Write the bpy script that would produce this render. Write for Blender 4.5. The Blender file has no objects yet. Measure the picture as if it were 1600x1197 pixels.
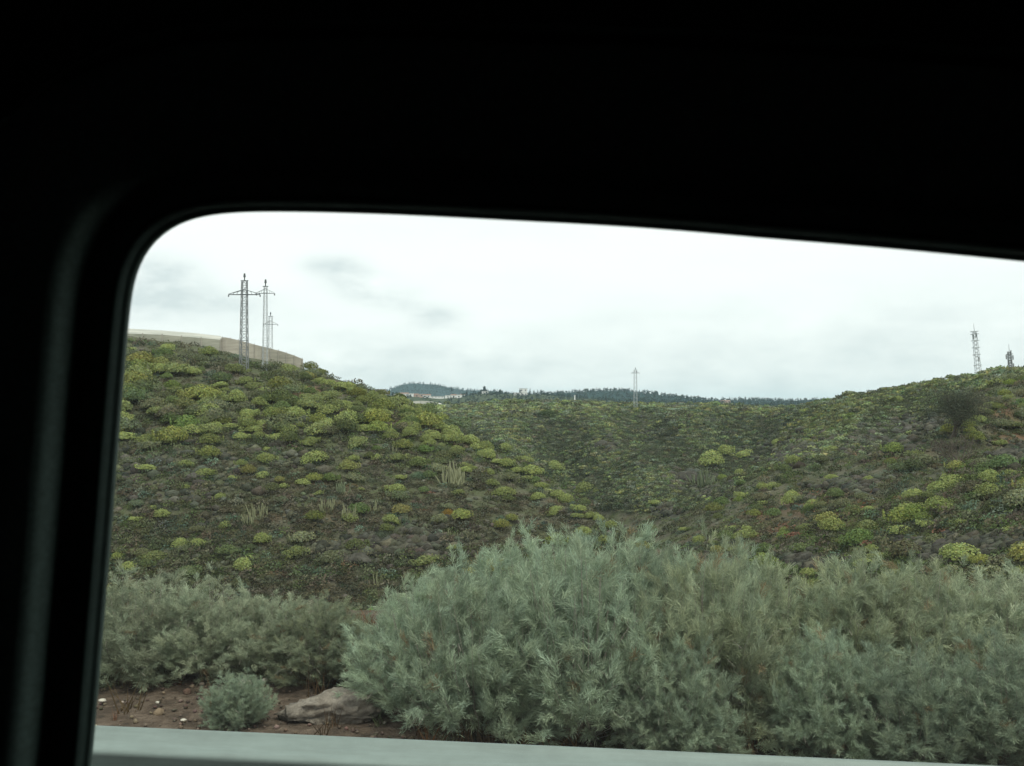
import bpy, math, random
import numpy as np
from mathutils import Vector, Matrix
random.seed(7); RNG = np.random.default_rng(7)
S = bpy.context.scene
COL = S.collection

# ------------------------------------------------------------------ camera, sky, sun, exposure
F = 1555.0; CX = 800.0; CY = 598.5; HY = 640.0; EYE = 1.75
PITCH = math.atan((HY - CY) / F)
cam_d = bpy.data.cameras.new('camera'); cam = bpy.data.objects.new('camera', cam_d); COL.objects.link(cam)
cam.location = (0, 0, EYE); cam.rotation_euler = (math.pi / 2 + PITCH, 0, 0)
cam_d.sensor_width = 36; cam_d.lens = 36 * F / 1600; cam_d.clip_start = 0.02; cam_d.clip_end = 20000
cam_d.dof.use_dof = True; cam_d.dof.focus_distance = 70; cam_d.dof.aperture_fstop = 17
S.camera = cam
S.view_settings.view_transform = 'Standard'; S.view_settings.look = 'None'
S.view_settings.exposure = 0.76; S.view_settings.gamma = 1.0
S.cycles.volume_bounces = 1; S.cycles.max_bounces = 8; S.cycles.transparent_max_bounces = 12
S.cycles.use_denoising = True

SUN_EL, SUN_AZ = math.radians(58), math.radians(150)
w = bpy.data.worlds.new('World'); S.world = w; w.use_nodes = True
nt = w.node_tree; N = nt.nodes; L = nt.links; N.clear()
def nn(tree, typ, **kw):
    n = tree.nodes.new(typ)
    for k, v in kw.items(): setattr(n, k, v)
    return n
out = nn(nt, 'ShaderNodeOutputWorld'); bg = nn(nt, 'ShaderNodeBackground'); L.new(bg.outputs[0], out.inputs[0])
bg.inputs[1].default_value = 0.1
sky = nn(nt, 'ShaderNodeTexSky', sky_type='NISHITA'); sky.sun_disc = False
sky.sun_elevation = SUN_EL; sky.sun_rotation = SUN_AZ
tc = nn(nt, 'ShaderNodeTexCoord'); sep = nn(nt, 'ShaderNodeSeparateXYZ'); L.new(tc.outputs['Generated'], sep.inputs[0])
def mth(op, a, b=None, c=None, tree=nt):
    n = nn(tree, 'ShaderNodeMath', operation=op)
    for i, v in enumerate((a, b, c)):
        if v is None: continue
        if isinstance(v, (int, float)): n.inputs[i].default_value = v
        else: tree.links.new(v, n.inputs[i])
    return n.outputs[0]
zz = mth('ADD', mth('MAXIMUM', sep.outputs[2], 0.0), 0.10)
u = mth('DIVIDE', sep.outputs[0], zz); v = mth('DIVIDE', sep.outputs[1], zz)
cmb = nn(nt, 'ShaderNodeCombineXYZ'); L.new(u, cmb.inputs[0]); L.new(v, cmb.inputs[1])
ns = nn(nt, 'ShaderNodeTexNoise'); ns.inputs['Scale'].default_value = 0.55; ns.inputs['Detail'].default_value = 7; ns.inputs['Roughness'].default_value = .52
L.new(cmb.outputs[0], ns.inputs[0])
ns2 = nn(nt, 'ShaderNodeTexNoise'); ns2.inputs['Scale'].default_value = 13; ns2.inputs['Detail'].default_value = 6; ns2.inputs['Roughness'].default_value = .6
mp = nn(nt, 'ShaderNodeMapping'); mp.inputs['Scale'].default_value = (1, 1, 2.2); L.new(tc.outputs['Generated'], mp.inputs[0]); L.new(mp.outputs[0], ns2.inputs[0])
# darker rain patches hanging in the cloud deck: each given by the direction it stands in
def skydir(px, py):
    return Vector(((px - CX) / F, 1, (HY - py) / F)).normalized()
patch = None
for (px, py, rx, ry, amp) in ((245, 435, 60, 34, .85), (225, 480, 60, 24, .5), (520, 415, 42, 16, .7), (560, 440, 48, 20, .8), (610, 468, 52, 18, .6), (685, 497, 42, 17, .75), (350, 475, 90, 20, .45), (1500, 500, 420, 60, .22), (1000, 610, 1500, 80, .42), (500, 560, 300, 40, .25)):
    d = skydir(px, py)
    dx = mth('MULTIPLY', mth('SUBTRACT', sep.outputs[0], d.x), F / rx)
    dz = mth('MULTIPLY', mth('SUBTRACT', sep.outputs[2], d.z), F / ry)
    r2 = mth('ADD', mth('MULTIPLY', dx, dx), mth('MULTIPLY', dz, dz))
    g = mth('MULTIPLY', mth('EXPONENT', mth('MULTIPLY', r2, -1.0)), amp * 1.1)
    patch = g if patch is None else mth('ADD', patch, g)
fr = mth('MULTIPLY', mth('MAXIMUM', mth('SUBTRACT', ns2.outputs[0], 0.27), 0.0), 3.6)
dark = mth('MULTIPLY', patch, fr)
gen = mth('MULTIPLY', mth('MAXIMUM', mth('SUBTRACT', ns.outputs[0], 0.45), 0.0), 1.0)
dark = mth('MINIMUM', mth('ADD', dark, gen), 1.0)
cc = nn(nt, 'ShaderNodeMix', data_type='RGBA'); L.new(dark, cc.inputs[0])
cc.inputs[6].default_value = (7.0, 7.15, 7.02, 1); cc.inputs[7].default_value = (4.75, 5.15, 5.2, 1)
mx = nn(nt, 'ShaderNodeMix', data_type='RGBA'); mx.inputs[0].default_value = 0.95
L.new(sky.outputs[0], mx.inputs[6]); L.new(cc.outputs[2], mx.inputs[7]); L.new(mx.outputs[2], bg.inputs[0])
sd = bpy.data.lights.new('sun', 'SUN'); sd.energy = 1.5; sd.angle = math.radians(14); sd.color = (1, .94, .82)
sun = bpy.data.objects.new('sun', sd); COL.objects.link(sun)
sun.rotation_euler = (math.pi / 2 - SUN_EL, 0, math.pi - SUN_AZ)

# ------------------------------------------------------------------ helpers
def tag(o, label=None, cat=None, group=None, kind=None):
    if label: o['label'] = label
    if cat: o['category'] = cat
    if group: o['group'] = group
    if kind: o['kind'] = kind
    return o
def empty(name, loc=(0, 0, 0), rot=(0, 0, 0)):
    o = bpy.data.objects.new(name, None); COL.objects.link(o); o.location = loc; o.rotation_euler = rot
    o.empty_display_size = .2
    return o
def link(name, me, parent=None, loc=None):
    o = bpy.data.objects.new(name, me); COL.objects.link(o)
    if parent: o.parent = parent
    if loc is not None: o.location = loc
    return o
def npmesh(name, V, Fc, mat, col=None, smooth=False):
    """V (n,3); Fc (m,3|4); col (n,3) per-vertex colour"""
    V = np.asarray(V, np.float32); Fc = np.asarray(Fc, np.int32); k = Fc.shape[1]
    me = bpy.data.meshes.new(name)
    me.vertices.add(len(V)); me.vertices.foreach_set('co', V.ravel())
    me.loops.add(Fc.size); me.loops.foreach_set('vertex_index', Fc.ravel())
    me.polygons.add(len(Fc)); me.polygons.foreach_set('loop_start', np.arange(0, Fc.size, k, dtype=np.int32))
    me.update(calc_edges=True)
    if smooth: me.polygons.foreach_set('use_smooth', np.ones(len(Fc), bool))
    if col is not None:
        a = me.color_attributes.new('col', 'FLOAT_COLOR', 'POINT')
        c = np.ones((len(V), 4), np.float32); c[:, :3] = col; a.data.foreach_set('color', c.ravel())
    if mat: me.materials.append(mat)
    return me
class MB:
    def __init__(s): s.v = []; s.f = []
    def add(s, vs, fs):
        b = len(s.v); s.v += [tuple(p) for p in vs]; s.f += [tuple(i + b for i in f) for f in fs]
    def box(s, c, d, m=None):
        cx, cy, cz = c; a, b, h = d[0] / 2, d[1] / 2, d[2] / 2
        vs = [Vector((cx + i * a, cy + j * b, cz + k * h)) for k in (-1, 1) for j in (-1, 1) for i in (-1, 1)]
        if m: vs = [m @ q for q in vs]
        s.add(vs, [(0, 2, 3, 1), (4, 5, 7, 6), (0, 1, 5, 4), (2, 6, 7, 3), (0, 4, 6, 2), (1, 3, 7, 5)])
    def bar(s, a, b, r, r2=None, n=4):
        a = Vector(a); b = Vector(b); d = (b - a)
        if d.length < 1e-6: return
        q = d.to_track_quat('Z', 'Y'); r2 = r if r2 is None else r2
        vs = []
        for (p, rr) in ((a, r), (b, r2)):
            for i in range(n):
                t = 2 * math.pi * (i + .5) / n
                vs.append(p + q @ Vector((math.cos(t) * rr, math.sin(t) * rr, 0)))
        fs = [(i, (i + 1) % n, n + (i + 1) % n, n + i) for i in range(n)]
        fs += [tuple(range(n - 1, -1, -1)), tuple(range(n, 2 * n))]
        s.add(vs, fs)
    def build(s, name, mat, parent=None, loc=None, smooth=False):
        me = bpy.data.meshes.new(name); me.from_pydata(s.v, [], s.f); me.materials.append(mat)
        if smooth:
            for p in me.polygons: p.use_smooth = True
        return link(name, me, parent, loc)

def mat_new(name):
    m = bpy.data.materials.new(name); m.use_nodes = True
    return m, m.node_tree, m.node_tree.nodes['Principled BSDF']
def mat_plain(name, c, rough=.7, metal=0, spec=.3, var=.15, scale=8, bump=0, c2=None):
    m, t, b = mat_new(name)
    b.inputs['Roughness'].default_value = rough; b.inputs['Metallic'].default_value = metal
    b.inputs['Specular IOR Level'].default_value = spec
    n = nn(t, 'ShaderNodeTexNoise'); n.inputs['Scale'].default_value = scale; n.inputs['Detail'].default_value = 6; n.inputs['Roughness'].default_value = .65
    co = nn(t, 'ShaderNodeTexCoord'); t.links.new(co.outputs['Object'], n.inputs[0])
    r = nn(t, 'ShaderNodeValToRGB')
    a = c2 if c2 else tuple(x * (1 - var) for x in c); d = c if c2 else tuple(min(1, x * (1 + var)) for x in c)
    r.color_ramp.elements[0].position = .3; r.color_ramp.elements[0].color = (*a, 1)
    r.color_ramp.elements[1].position = .7; r.color_ramp.elements[1].color = (*d, 1)
    t.links.new(n.outputs[0], r.inputs[0]); t.links.new(r.outputs[0], b.inputs['Base Color'])
    if bump:
        bp = nn(t, 'ShaderNodeBump'); bp.inputs['Strength'].default_value = bump; bp.inputs['Distance'].default_value = .05
        t.links.new(n.outputs[0], bp.inputs['Height']); t.links.new(bp.outputs[0], b.inputs['Normal'])
    return m
def mat_leaf(name, transl=.25):
    m = bpy.data.materials.new(name); m.use_nodes = True; t = m.node_tree; t.nodes.clear()
    o = nn(t, 'ShaderNodeOutputMaterial'); at = nn(t, 'ShaderNodeAttribute', attribute_name='col')
    oi = nn(t, 'ShaderNodeObjectInfo'); hs = nn(t, 'ShaderNodeHueSaturation')
    mr = nn(t, 'ShaderNodeMapRange'); mr.inputs[3].default_value = .80; mr.inputs[4].default_value = 1.22
    t.links.new(oi.outputs['Random'], mr.inputs[0]); t.links.new(mr.outputs[0], hs.inputs['Value'])
    t.links.new(at.outputs['Color'], hs.inputs['Color'])
    d = nn(t, 'ShaderNodeBsdfDiffuse'); tr = nn(t, 'ShaderNodeBsdfTranslucent'); mx = nn(t, 'ShaderNodeMixShader'); mx.inputs[0].default_value = transl
    t.links.new(hs.outputs[0], d.inputs[0]); t.links.new(hs.outputs[0], tr.inputs[0])
    t.links.new(d.outputs[0], mx.inputs[1]); t.links.new(tr.outputs[0], mx.inputs[2]); t.links.new(mx.outputs[0], o.inputs[0])
    return m
LEAF = mat_leaf('foliage'); LEAFNEAR = mat_leaf('near_foliage', .28)

# value noise in numpy
_P = RNG.random((256, 256))
def vnoise(x, y):
    x = np.asarray(x, float); y = np.asarray(y, float)
    xi = np.floor(x).astype(int); yi = np.floor(y).astype(int); fx = x - xi; fy = y - yi
    fx = fx * fx * (3 - 2 * fx); fy = fy * fy * (3 - 2 * fy)
    g = lambda a, b: _P[a & 255, b & 255]
    return (g(xi, yi) * (1 - fx) + g(xi + 1, yi) * fx) * (1 - fy) + (g(xi, yi + 1) * (1 - fx) + g(xi + 1, yi + 1) * fx) * fy
def fbm(x, y, o=4):
    s = 0; a = 1; n = 0
    for i in range(o):
        s = s + a * (vnoise(x * 2 ** i + 17.3 * i, y * 2 ** i + 5.1 * i) - .5); n += a; a *= .5
    return s / n

# ------------------------------------------------------------------ terrain: valley profiles along bearings from the road
#   each row: bearing, then (distance, level seen) for ravine floor, foot, mid face, near crest, dip, next rise, far crest
ROWS = [
 (-500, (28, 1040), (46, 985), (62, 735), (105, 526), (130, 560), (180, 590), (300, 615)),
 (190, (28, 1040), (46, 985), (62, 735), (105, 529), (130, 560), (180, 590), (300, 615)),
 (300, (28, 1040), (46, 985), (62, 740), (105, 542), (130, 570), (180, 590), (300, 616)),
 (400, (28, 1040), (46, 985), (62, 750), (103, 562), (128, 585), (180, 600), (300, 620)),
 (480, (28, 1040), (46, 985), (61, 760), (100, 578), (125, 600), (170, 620), (300, 628)),
 (560, (28, 1040), (46, 985), (60, 775), (96, 600), (120, 635), (165, 645), (300, 634)),
 (620, (28, 1040), (46, 985), (59, 790), (92, 623), (115, 655), (160, 655), (300, 636)),
 (690, (28, 1040), (45, 985), (58, 805), (86, 657), (108, 700), (155, 675), (300, 636)),
 (740, (28, 1040), (45, 985), (56, 830), (82, 690), (104, 740), (150, 695), (300, 633)),
 (800, (28, 1040), (44, 985), (54, 860), (76, 720), (98, 780), (146, 718), (300, 629)),
 (860, (28, 1040), (44, 985), (52, 885), (69, 757), (92, 820), (138, 740), (300, 627)),
 (940, (28, 1040), (43, 985), (50, 915), (61, 803), (84, 860), (124, 762), (300, 629)),
 (1000, (28, 1040), (42, 985), (48, 940), (56, 850), (78, 860), (114, 772), (300, 632)),
 (1060, (28, 1040), (42, 985), (48, 950), (54, 890), (74, 850), (108, 775), (290, 634)),
 (1120, (28, 1040), (41, 980), (48, 930), (56, 880), (74, 815), (108, 752), (270, 636)),
 (1200, (27, 1040), (40, 975), (46, 910), (55, 850), (72, 785), (105, 720), (225, 643)),
 (1300, (26, 1040), (37, 965), (43, 893), (51, 825), (69, 745), (100, 685), (178, 626)),
 (1400, (25, 1040), (34, 955), (39, 880), (47, 805), (63, 725), (95, 655), (148, 608)),
 (1500, (24, 1040), (32, 945), (36, 868), (43, 785), (57, 705), (85, 634), (128, 591)),
 (1600, (23, 1040), (30, 935), (34, 858), (41, 770), (54, 692), (78, 618), (112, 582)),
 (2200, (22, 1040), (29, 925), (33, 850), (40, 760), (53, 680), (76, 600), (108, 545)),
]
PX = np.array([r[0] for r in ROWS], float)
KD = np.array([[8.2] + [k[0] for k in r[1:]] + [520, 1300, 6200] for r in ROWS], float)
KZ = np.array([[0.0] + [EYE + (HY - k[1]) * k[0] / F for k in r[1:]] + [2.6, 5.5, 16.0] for r in ROWS], float)
for i, r in enumerate(ROWS):        # hills on the left and right go on at height behind their crests
    if r[0] < 450: KZ[i][8] = 6.0
    if r[0] > 1350: KZ[i][8] = 5.0
_gx = np.arange(-500, 2201, 10.0)
def _smooth(A):
    G = np.stack([np.interp(_gx, PX, A[:, k]) for k in range(A.shape[1])], 1)
    ker = np.exp(-np.linspace(-2, 2, 9) ** 2); ker /= ker.sum()
    P = np.pad(G, ((4, 4), (0, 0)), 'edge')
    return np.stack([np.convolve(P[:, k], ker, 'valid') for k in range(A.shape[1])], 1)
GD, GZ = _smooth(np.log(KD)), _smooth(KZ)
GULLY = [(9, 215, 12, 74, 4.0, 7), (52, 215, 17, 92, 3.2, 8), (-22, 235, 2, 150, 3.0, 9), (30, 240, 24, 150, 2.4, 8), (48, 120, 20, 70, 1.8, 5), (46, 78, 22, 52, 1.5, 4)]
def H(x, y):
    x = np.asarray(x, float); y = np.asarray(y, float); shp = np.broadcast(x, y).shape
    x = np.broadcast_to(x, shp).ravel(); y = np.broadcast_to(y, shp).ravel()
    yy = np.maximum(y, 3.0); px = np.clip(CX + F * x / yy, -500, 2200)
    t = (px + 500) / 10; i = np.clip(t.astype(int), 0, len(_gx) - 2); f = (t - i)[:, None]
    D = GD[i] * (1 - f) + GD[i + 1] * f; Z = GZ[i] * (1 - f) + GZ[i + 1] * f
    ly = np.log(yy); K = D.shape[1]
    # monotone cubic along the profile
    h = np.diff(D, axis=1); s = np.diff(Z, axis=1) / h
    m = np.zeros_like(D); m[:, 1:-1] = np.where(s[:, :-1] * s[:, 1:] > 0, 2 * s[:, :-1] * s[:, 1:] / (s[:, :-1] + s[:, 1:] + 1e-12), 0)
    m[:, 0] = 0; m[:, -1] = s[:, -1]
    k = np.clip((ly[:, None] >= D).sum(1) - 1, 0, K - 2); r = np.arange(len(k))
    hh = h[r, k]; tt = np.clip((ly - D[r, k]) / hh, 0, 1)
    z = (2 * tt**3 - 3 * tt**2 + 1) * Z[r, k] + (tt**3 - 2 * tt**2 + tt) * hh * m[r, k] + (-2 * tt**3 + 3 * tt**2) * Z[r, k + 1] + (tt**3 - tt**2) * hh * m[r, k + 1]
    amp = np.clip((y - 9) / 25, 0, 1)
    z = z + amp * (.9 * fbm(x / 15, y / 15, 4) + .55 * np.abs(fbm(x / 3.1, y / 3.1, 3)))
    z = z + amp * np.clip((y - 120) / 100, 0, 1) * 1.1 * fbm(x / 26 + 9, y / 34, 3)
    z = z + .10 * fbm(x / 1.3, y / 1.3, 3) * np.clip((y - 3.2) / 2, 0, 1)
    for (ax, ay, bx_, by_, dep, wid) in GULLY:
        q = np.clip(((x - ax) * (bx_ - ax) + (y - ay) * (by_ - ay)) / ((bx_ - ax) ** 2 + (by_ - ay) ** 2), 0, 1)
        wob = 3.0 * (vnoise(y / 14 + ax, x * 0 + 3.3) - .5) * 2
        dd = np.hypot(x + wob - ax - q * (bx_ - ax), y - ay - q * (by_ - ay))
        z = z - 1.9 * dep * np.exp(-(dd / wid) ** 2) * np.sin(np.clip(q * 1.05 + .08, 0, 1) * math.pi) ** .5
    return z.reshape(shp)
_cp, _sp = math.cos(PITCH), math.sin(PITCH)
def ray(px, py):
    a = (px - CX) / F; b = -(py - CY) / F
    return np.array([a, _cp - b * _sp, _sp + b * _cp])
_ys = np.exp(np.linspace(math.log(3.3), math.log(700), 1500))
def hit(px, py, ymin=3.3):
    d = ray(px, py); t = _ys / d[1]; X = d[0] * t; Z = EYE + d[2] * t
    g = H(X, _ys); ok = np.where((Z <= g) & (_ys >= ymin))[0]
    if len(ok) == 0: return None
    i = ok[0]; return Vector((X[i], _ys[i], g[i]))
def proj(p):
    x, y, z = p[0], p[1], p[2] - EYE
    f = y * _cp + z * _sp; up = -y * _sp + z * _cp
    return CX + F * x / f, CY - F * up / f

# ground mesh
NY, NX = 640, 560
ys = np.concatenate([np.linspace(-14, 2.8, 12), np.exp(np.linspace(math.log(3.0), math.log(6200), NY - 12))])
ss = np.linspace(-1, 1, NX); Sx = np.sign(ss) * (np.abs(ss) ** 1.25)
half = 22 + 1.12 * np.maximum(ys, 0)
X = Sx[None, :] * half[:, None]; Y = np.repeat(ys[:, None], NX, 1)
Z = H(X, Y) - .02
V = np.stack([X, Y, Z], -1).reshape(-1, 3)
idx = np.arange(NY * NX).reshape(NY, NX)
Fq = np.stack([idx[:-1, :-1], idx[:-1, 1:], idx[1:, 1:], idx[1:, :-1]], -1).reshape(-1, 4)
# ground material: dark volcanic soil, scree, rust patches; plain dirt by the road
gm, t, b = mat_new('hill_soil'); b.inputs['Roughness'].default_value = .95; b.inputs['Specular IOR Level'].default_value = .1
co = nn(t, 'ShaderNodeTexCoord')
def tnoise(scale, detail=6, rough=.6, tree=t, src=None):
    n = nn(tree, 'ShaderNodeTexNoise'); n.inputs['Scale'].default_value = scale; n.inputs['Detail'].default_value = detail; n.inputs['Roughness'].default_value = rough
    tree.links.new(src or co.outputs['Object'], n.inputs[0]); return n
def ramp(src, stops, tree=t):
    r = nn(tree, 'ShaderNodeValToRGB'); e = r.color_ramp.elements
    while len(e) < len(stops): e.new(.5)
    for q, (p, c) in zip(e, stops): q.position = p; q.color = (*c, 1)
    tree.links.new(src, r.inputs[0]); return r
def mixc(fac, a, b_, tree=t, mode='MIX'):
    m = nn(tree, 'ShaderNodeMix', data_type='RGBA', blend_type=mode)
    for i, v_ in ((0, fac), (6, a), (7, b_)):
        if isinstance(v_, (int, float)): m.inputs[i].default_value = v_
        elif isinstance(v_, tuple): m.inputs[i].default_value = (*v_, 1)
        else: tree.links.new(v_, m.inputs[i])
    return m.outputs[2]
n1 = tnoise(1.7, 8, .7); n2 = tnoise(.09, 5, .6); n3 = tnoise(.35, 6, .65); n4 = tnoise(7, 5, .7)
base = ramp(n1.outputs[0], [(.32, (.050, .048, .036)), (.48, (.098, .094, .068)), (.62, (.135, .128, .096)), (.75, (.19, .18, .14))]).outputs[0]
grn = ramp(n3.outputs[0], [(.38, (0, 0, 0)), (.60, (1, 1, 1))]).outputs[0]
c = mixc(grn, base, (.080, .092, .048))
rust = ramp(n2.outputs[0], [(.56, (0, 0, 0)), (.64, (.75, .75, .75))]).outputs[0]
c = mixc(rust, c, (.115, .080, .055))
sa = nn(t, 'ShaderNodeAttribute', attribute_name='soil'); ssp = nn(t, 'ShaderNodeSeparateColor'); t.links.new(sa.outputs['Color'], ssp.inputs[0])
c = mixc(mth('MULTIPLY', ssp.outputs[0], .8, tree=t), c, (.155, .090, .055)); c = mixc(mth('MULTIPLY', ssp.outputs[1], .85, tree=t), c, (.050, .052, .046))
dirt = ramp(n4.outputs[0], [(.3, (.052, .043, .034)), (.5, (.115, .088, .066)), (.72, (.20, .160, .125))]).outputs[0]
sp = nn(t, 'ShaderNodeSeparateXYZ'); t.links.new(co.outputs['Object'], sp.inputs[0])
mr = nn(t, 'ShaderNodeMapRange'); mr.inputs[1].default_value = 8; mr.inputs[2].default_value = 13; t.links.new(sp.outputs[1], mr.inputs[0])
c = mixc(mr.outputs[0], dirt, c)
t.links.new(c, b.inputs['Base Color'])
bp = nn(t, 'ShaderNodeBump'); bp.inputs['Strength'].default_value = .9; bp.inputs['Distance'].default_value = .25
t.links.new(n1.outputs[0], bp.inputs['Height'])
bp2 = nn(t, 'ShaderNodeBump'); bp2.inputs['Strength'].default_value = .6; bp2.inputs['Distance'].default_value = .03
t.links.new(n4.outputs[0], bp2.inputs['Height']); t.links.new(bp.outputs[0], bp2.inputs['Normal']); t.links.new(bp2.outputs[0], b.inputs['Normal'])
RUSTE = [(1290, 790, 75, 30), (1190, 800, 30, 15), (1560, 642, 70, 14), (1590, 690, 40, 30), (1100, 665, 40, 7), (1065, 653, 22, 6), (1150, 680, 28, 7), (1400, 715, 50, 14), (470, 610, 60, 10), (1230, 830, 40, 12)]
ROCKE = [(1250, 700, 62, 22), (1220, 716, 45, 16), (1080, 752, 45, 20), (1112, 768, 32, 16), (1370, 690, 75, 24), (1430, 665, 50, 16), (1040, 800, 24, 12), (945, 697, 28, 14), (1015, 680, 18, 10), (560, 862, 60, 20), (1260, 880, 70, 18), (1470, 858, 70, 20), (1570, 850, 50, 26), (1585, 715, 30, 22), (1330, 760, 60, 16), (650, 850, 80, 30)]
def inzone(px, py, E):
    q = 0
    for a, b_, c_, d_ in E: q = np.maximum(q, np.exp(-(((px - a) / c_) ** 2 + ((py - b_) / d_) ** 2) ** 1.5))
    return q
gme = npmesh('ground', V, Fq, gm, smooth=True)
_yy0 = np.maximum(V[:, 1], 3); _vpx = CX + F * V[:, 0] / _yy0; _vpy = HY - (V[:, 2] - EYE) / _yy0 * F
_m = np.zeros((len(V), 3)); _ok = (V[:, 1] > 25) & (V[:, 1] < 320)
_m[:, 0] = inzone(_vpx, _vpy, RUSTE) * _ok; _m[:, 1] = inzone(_vpx, _vpy, ROCKE) * _ok
_at = gme.color_attributes.new('soil', 'FLOAT_COLOR', 'POINT'); _c4 = np.ones((len(V), 4), np.float32); _c4[:, :3] = _m; _at.data.foreach_set('color', _c4.ravel())
g = link('ground', gme) if True else link('ground', npmesh('ground', V, Fq, gm, smooth=True)); tag(g, kind='structure')

# road the vehicle is on
RS = -0.133
def rail_y(x): return 2.98 + RS * x
def strip(name, o0, o1, z, mat):
    vs = []; fs = []
    n = 40
    for i in range(n + 1):
        x = -45 + 90 * i / n
        vs += [(x, rail_y(x) + o0, z), (x, rail_y(x) + o1, z)]
    fs = [(2 * i, 2 * i + 2, 2 * i + 3, 2 * i + 1) for i in range(n)]
    me = bpy.data.meshes.new(name); me.from_pydata(vs, [], fs); me.materials.append(mat)
    return tag(link(name, me), kind='structure')
asph = mat_plain('asphalt', (.055, .055, .055), .9, var=.25, scale=60, bump=.3)
for v_ in g.data.vertices[:12 * NX]: pass
strip('road', -11, -.35, .07, asph)
strip('road_marking', -1.05, -.90, .075, mat_plain('road_paint', (.75, .75, .72), .6, var=.08, scale=30))

# ------------------------------------------------------------------ guard rail
galv = mat_plain('galvanised_steel', (.19, .24, .225), .55, .15, .4, .08, 9)
_t = galv.node_tree; _b = _t.nodes['Principled BSDF']; _co = nn(_t, 'ShaderNodeTexCoord'); _mp = nn(_t, 'ShaderNodeMapping'); _mp.inputs['Scale'].default_value = (3, 30, 30); _t.links.new(_co.outputs['Object'], _mp.inputs[0])
_n = nn(_t, 'ShaderNodeTexNoise'); _n.inputs['Scale'].default_value = 1.5; _n.inputs['Detail'].default_value = 8; _n.inputs['Roughness'].default_value = .7; _t.links.new(_mp.outputs[0], _n.inputs[0])
_r = nn(_t, 'ShaderNodeValToRGB'); _r.color_ramp.elements[0].position = .3; _r.color_ramp.elements[0].color = (.88, .87, .86, 1); _r.color_ramp.elements[1].position = .6; _r.color_ramp.elements[1].color = (1.05, 1.05, 1.05, 1); _t.links.new(_n.outputs[0], _r.inputs[0])
_m = nn(_t, 'ShaderNodeMix', data_type='RGBA', blend_type='MULTIPLY'); _m.inputs[0].default_value = 1; _t.links.new(_b.inputs['Base Color'].links[0].from_socket, _m.inputs[6]); _t.links.new(_r.outputs[0], _m.inputs[7]); _t.links.new(_m.outputs[2], _b.inputs['Base Color'])
rail = empty('guard_rail', (0, rail_y(0), 0)); rail.rotation_euler.z = math.atan(RS)
tag(rail, 'grey galvanised steel crash barrier running along the road edge below the window', 'crash barrier')
prof = [(0, .757), (-.004, .750), (-.030, .730), (-.062, .720), (-.078, .712), (-.083, .702), (-.078, .691), (-.050, .660), (-.018, .618), (-.008, .600), (-.008, .585), (-.018, .567), (-.050, .543), (-.078, .515), (-.083, .500), (-.078, .485), (-.050, .462), (-.004, .438), (0, .430)]
vs = []; fs = []; xs = [i * 4.0 - 32 for i in range(17)]; n = len(prof)
for x in xs:
    for (a, z) in prof: vs.append((x, a, z))
    for (a, z) in reversed(prof): vs.append((x, a + .004, z))
for i in range(len(xs) - 1):
    for j in range(2 * n):
        k = (j + 1) % (2 * n); fs.append((i * 2 * n + j, (i + 1) * 2 * n + j, (i + 1) * 2 * n + k, i * 2 * n + k))
me = bpy.data.meshes.new('rail_beam'); me.from_pydata(vs, [], fs); me.materials.append(galv)
for p in me.polygons: p.use_smooth = True
link('beam', me, rail)
for i in range(16):
    m = MB(); m.box((0, 0, .34), (.006, .10, .78)); m.box((.03, -.048, .34), (.055, .006, .78)); m.box((.03, .048, .34), (.055, .006, .78)); m.box((.03, -.03 - .0, .60), (.10, .05, .2))
    o = m.build('post', galv, rail, (-30 + 4 * i, .10, 0)) if i == 0 else link('post', pm, rail, (-30 + 4 * i, .10, 0))
    pm = o.data

# ------------------------------------------------------------------ vehicle interior with the side window
blk = mat_plain('dark_trim_plastic', (.050, .072, .064), .60, 0, .2, .2, 200, .05)
rub = mat_plain('black_rubber_seal', (.012, .018, .016), .5, 0, .3, .15, 120)
sealm = mat_plain('grey_rubber_seal', (.07, .105, .092), .6, 0, .2, .15, 120); trimm = mat_plain('grey_green_trim', (.19, .27, .24), .6, 0, .2, .2, 200, .05)
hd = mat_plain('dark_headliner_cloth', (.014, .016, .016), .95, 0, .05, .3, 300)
van = empty('vehicle', (0, 0, 0))
tag(van, 'dark interior side of the vehicle around its open-looking side window, in black shade', 'vehicle')
W0 = .62
wo = Vector((0, W0, EYE)); wu = Vector((1, RS, 0)).normalized(); wn = Vector((RS, -1, 0)).normalized()  # wn points into the cabin
def on_window(px, py, off=0.0):
    d = Vector(ray(px, py)); o = Vector((0, 0, EYE)); p0 = wo + wn * off
    t_ = (p0 - o).dot(wn) / d.dot(wn); q = o + d * t_ - wo
    return (q.dot(wu), q.z)
pts = [(118, 1330), (137, 1197), (143, 1131), (154, 1000), (165, 870), (173, 770), (180, 680), (185, 620), (190, 560), (194, 515), (197, 485), (201, 452), (207, 424), (215, 404), (226, 387), (240, 370), (257, 357), (278, 346), (300, 339), (325, 334), (350, 331), (385, 329.5), (420, 329), (500, 330), (600, 333), (700, 337.5), (800, 343), (900, 348), (1000, 354), (1100, 362), (1200, 371), (1300, 379), (1400, 387.5), (1500, 397), (1600, 407), (1800, 428), (2000, 450)]
ctr = [on_window(*p) for p in pts]
ub = ctr[-1][0]; zt = ctr[-1][1]; zl = ctr[0][1]
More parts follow.
